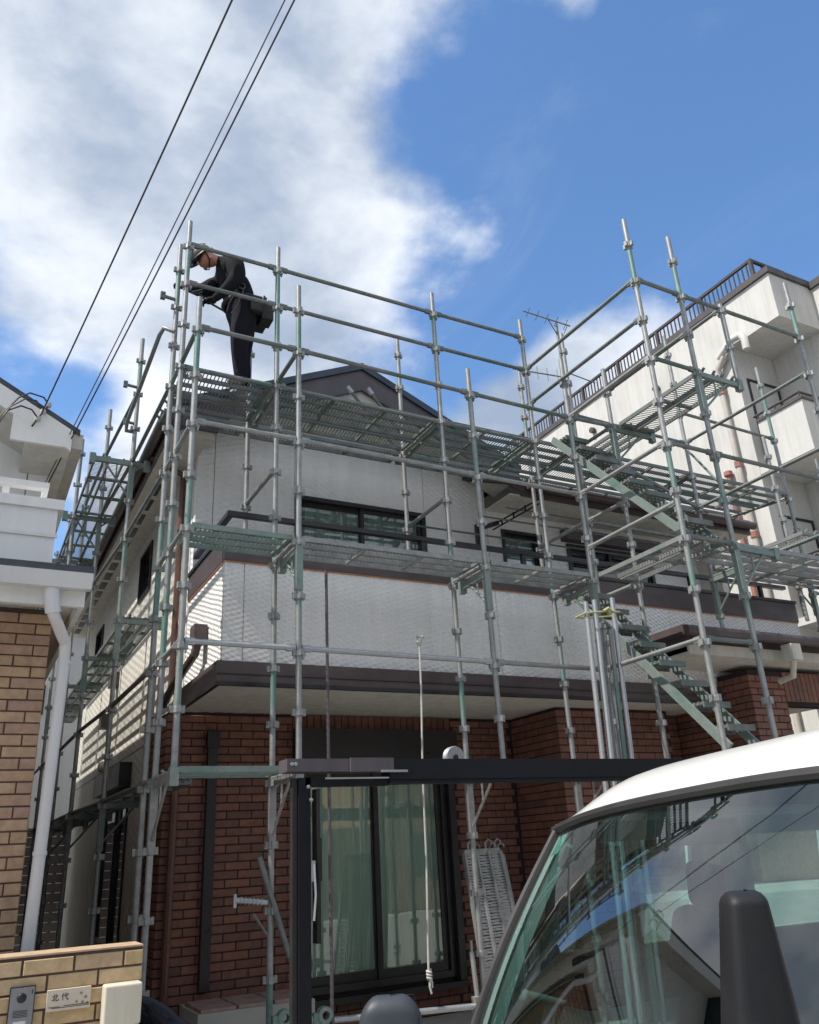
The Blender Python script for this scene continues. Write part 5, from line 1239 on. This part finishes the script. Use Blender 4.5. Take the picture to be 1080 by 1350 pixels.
m = MB().add([V(0.0, -2.95, 0.36), V(VWD, -2.95, 0.36), V(VWD, -2.95, 1.70), V(VWD*0.8, -2.95, 1.84), V(VWD*0.2, -2.95, 1.84), V(0, -2.95, 1.70)], [(0, 1, 2, 3, 4, 5)]); part('tailgate', m, 'van_white', van)
part('floor', MB().add([V(0, 0.45, 0.42), V(VWD, 0.45, 0.42), V(VWD, -2.94, 0.42), V(0, -2.94, 0.42)], [(0, 1, 2, 3)]), 'van_dash', van)
for a in (0.08, VWD-0.08):
    for b in (0.12, -2.2):
        c = V(a, b, 0.27); m = MB(); ax = vl
        for (r0, r1, w0, w1) in ((0.16, 0.27, 0.075, 0.06),):
            n_ = 24; vs_, fs_ = [], []
            prof = [(0.15, -0.06), (0.25, -0.07), (0.27, -0.04), (0.27, 0.04), (0.25, 0.07), (0.15, 0.06)]
            for (r, h) in prof:
                for k in range(n_): th = 2*math.pi*k/n_; vs_.append(c+ax*h+vh*r*math.cos(th)+Vector((0, 0, r*math.sin(th))))
            for i in range(len(prof)-1):
                for k in range(n_): fs_.append((i*n_+k, i*n_+(k+1) % n_, (i+1)*n_+(k+1) % n_, (i+1)*n_+k))
            m.add(vs_, fs_)
        w_ = part('wheel', m, 'rubber', van, smooth=True)
        part('rim', MB().tube([c-ax*0.05, c+ax*0.05], [0.15, 0.15], 20), 'chrome', w_, smooth=True)
# dashboard, wheel, seats
part('dashboard', grid(lambda s, t: V(0.05+(VWD-0.1)*s, (0.44+0.13*(1-(2*s-1)**2)-0.03)-0.42*t, 0.94+0.03*math.sin(math.pi*t)-0.22*max(0, t-0.75)*4*0.25), 16, 8), 'van_dash', van, smooth=True)
c = V(0.40, -0.10, 1.02); n_ = Vector((0, 0, 1))*0.75-vh*0.66; n_.normalize(); e1 = vl.copy(); e2 = n_.cross(e1).normalized()
m = MB(); m.tube([c+(e1*math.cos(2*math.pi*i/28)+e2*math.sin(2*math.pi*i/28))*0.185 for i in range(29)], 0.014, 8, cap=False)
for th in (0.3, math.pi-0.3, 1.5*math.pi): m.tube([c-n_*0.03, c+(e1*math.cos(th)+e2*math.sin(th))*0.18], 0.012, 6)
m.tube([c-n_*0.02, c-n_*0.4], 0.03, 8); part('steering_wheel', m, 'rubber', van, smooth=True)
def seat(a):
    m = MB(); m.box((-0.24, -0.25, 0), (0.24, 0.25, 0.14)); m.prism([(-0.23, -0.25, 0.12), (0.23, -0.25, 0.12), (0.20, -0.38, 0.66), (-0.20, -0.38, 0.66)], (0, -0.10, 0.02)); m.box((-0.12, -0.48, 0.68), (0.12, -0.40, 0.86))
    mm = MB(); mm.add([V(a+v.x, -0.55+v.y, 0.62+v.z) for v in m.v], m.f); s = part('seat', mm, 'van_seat', van); b = s.modifiers.new('bevel', 'BEVEL'); b.width = 0.035; b.segments = 3
seat(0.40); seat(1.04)
m = MB().add([V(0.18, 0.05, 0.975), V(0.50, 0.10, 0.98), V(0.55, 0.30, 1.0), V(0.2, 0.33, 0.985), V(0.36, 0.2, 1.07)], [(0, 1, 4), (1, 2, 4), (2, 3, 4), (3, 0, 4)]); part('folder', m, 'green_vinyl', van)
# interior mirror
c = V(VC, 0.02, 1.62); part('rear_view_mirror', MB().bar(c-vl*0.11, c+vl*0.11, 0.03, 0.06), 'rubber', van)
# door mirrors: lofted housings on arms
def mirror(top, widths, hgt, dep, mat, arm_to, e1, left=True, rnd=0.03):
    e1 = Vector(e1).normalized(); e2 = Vector((0, 0, 1)); e3 = e1.cross(e2).normalized()     # e3 points to the viewer's side
    if e3.dot(vh) < 0: e3 = -e3
    nz, nu = 40, 28; vs_, fs_ = [], []
    for j in range(nz+1):
        t = (j/nz)**1.8; z = -hgt*t
        f = t*(len(widths)-1); i0 = min(int(f), len(widths)-2); wd = widths[i0]+(widths[i0+1]-widths[i0])*(f-i0)
        cap = math.sqrt(max(0.0, 1-max(0, (rnd-hgt*t)/rnd)**2)); cap = max(cap, 0.03)
        cx_ = (wd/2-0.17*hgt*t) if left else 0.0
        for k in range(nu):
            th = 2*math.pi*k/nu; c_, s_ = math.cos(th), math.sin(th)
            x = math.copysign(abs(c_)**0.5, c_)*wd/2*(0.5+0.5*cap); y = math.copysign(abs(s_)**0.6, s_)*dep/2*cap*(0.75+0.5*t)
            vs_.append(top+e1*(cx_+x)+e3*y+e2*z)
    for j in range(nz):
        for k in range(nu): fs_.append((j*nu+k, j*nu+(k+1) % nu, (j+1)*nu+(k+1) % nu, (j+1)*nu+k))
    fs_.append(tuple(range(nu))); fs_.append(tuple(nz*nu+k for k in range(nu)))
    h = part('side_mirror', MB().add(vs_, fs_), mat, van, smooth=True)
    c = top+e1*(widths[-1]*0.5 if left else 0)-e2*hgt*0.55
    g = MB(); w2 = widths[-1]*0.36
    g.add([c-e3*(dep*0.62)-e1*w2+e2*hgt*0.3, c-e3*(dep*0.62)+e1*w2*0.7+e2*hgt*0.3, c-e3*(dep*0.66)+e1*w2-e2*hgt*0.3, c-e3*(dep*0.66)-e1*w2-e2*hgt*0.3], [(0, 1, 2, 3)])
    part('mirror_glass', g, 'chrome', h)
    sm_ = MB(); pts = [top+e1*(widths[0]*0.5 if left else 0)+e2*0.001+e3*dep*0.10]
    for t in (0.02, 0.1, 0.25, 0.45, 0.7, 0.98):
        f = t*(len(widths)-1); i0 = min(int(f), len(widths)-2); wd = widths[i0]+(widths[i0+1]-widths[i0])*(f-i0)
        pts.append(top+e1*(wd*0.985-0.17*hgt*t if left else wd*0.49)-e2*hgt*t-e3*0.004)
    sm_.tube(pts, 0.0014, 5); part('housing_seam', sm_, 'black_alu', h)
    part('arm', MB().tube([c-e2*hgt*0.42, c.lerp(arm_to, 0.5)-Vector((0, 0, hgt*0.4)), arm_to], 0.018, 8), 'rubber', h, smooth=True)
IMR = (0.886, -0.461, 0)
mirror(at(952, 1175, 1.03), [0.062, 0.074, 0.086, 0.098, 0.108, 0.116, 0.120], 0.30, 0.085, 'mirror_black', V(VWD+0.02, 0.40, 0.98), IMR, True, 0.02)
mirror(at(514, 1311, 2.62), [0.145, 0.19, 0.205, 0.21, 0.21], 0.24, 0.11, 'mirror_grey', V(-0.03, 0.42, 0.98), IMR, False, 0.05)
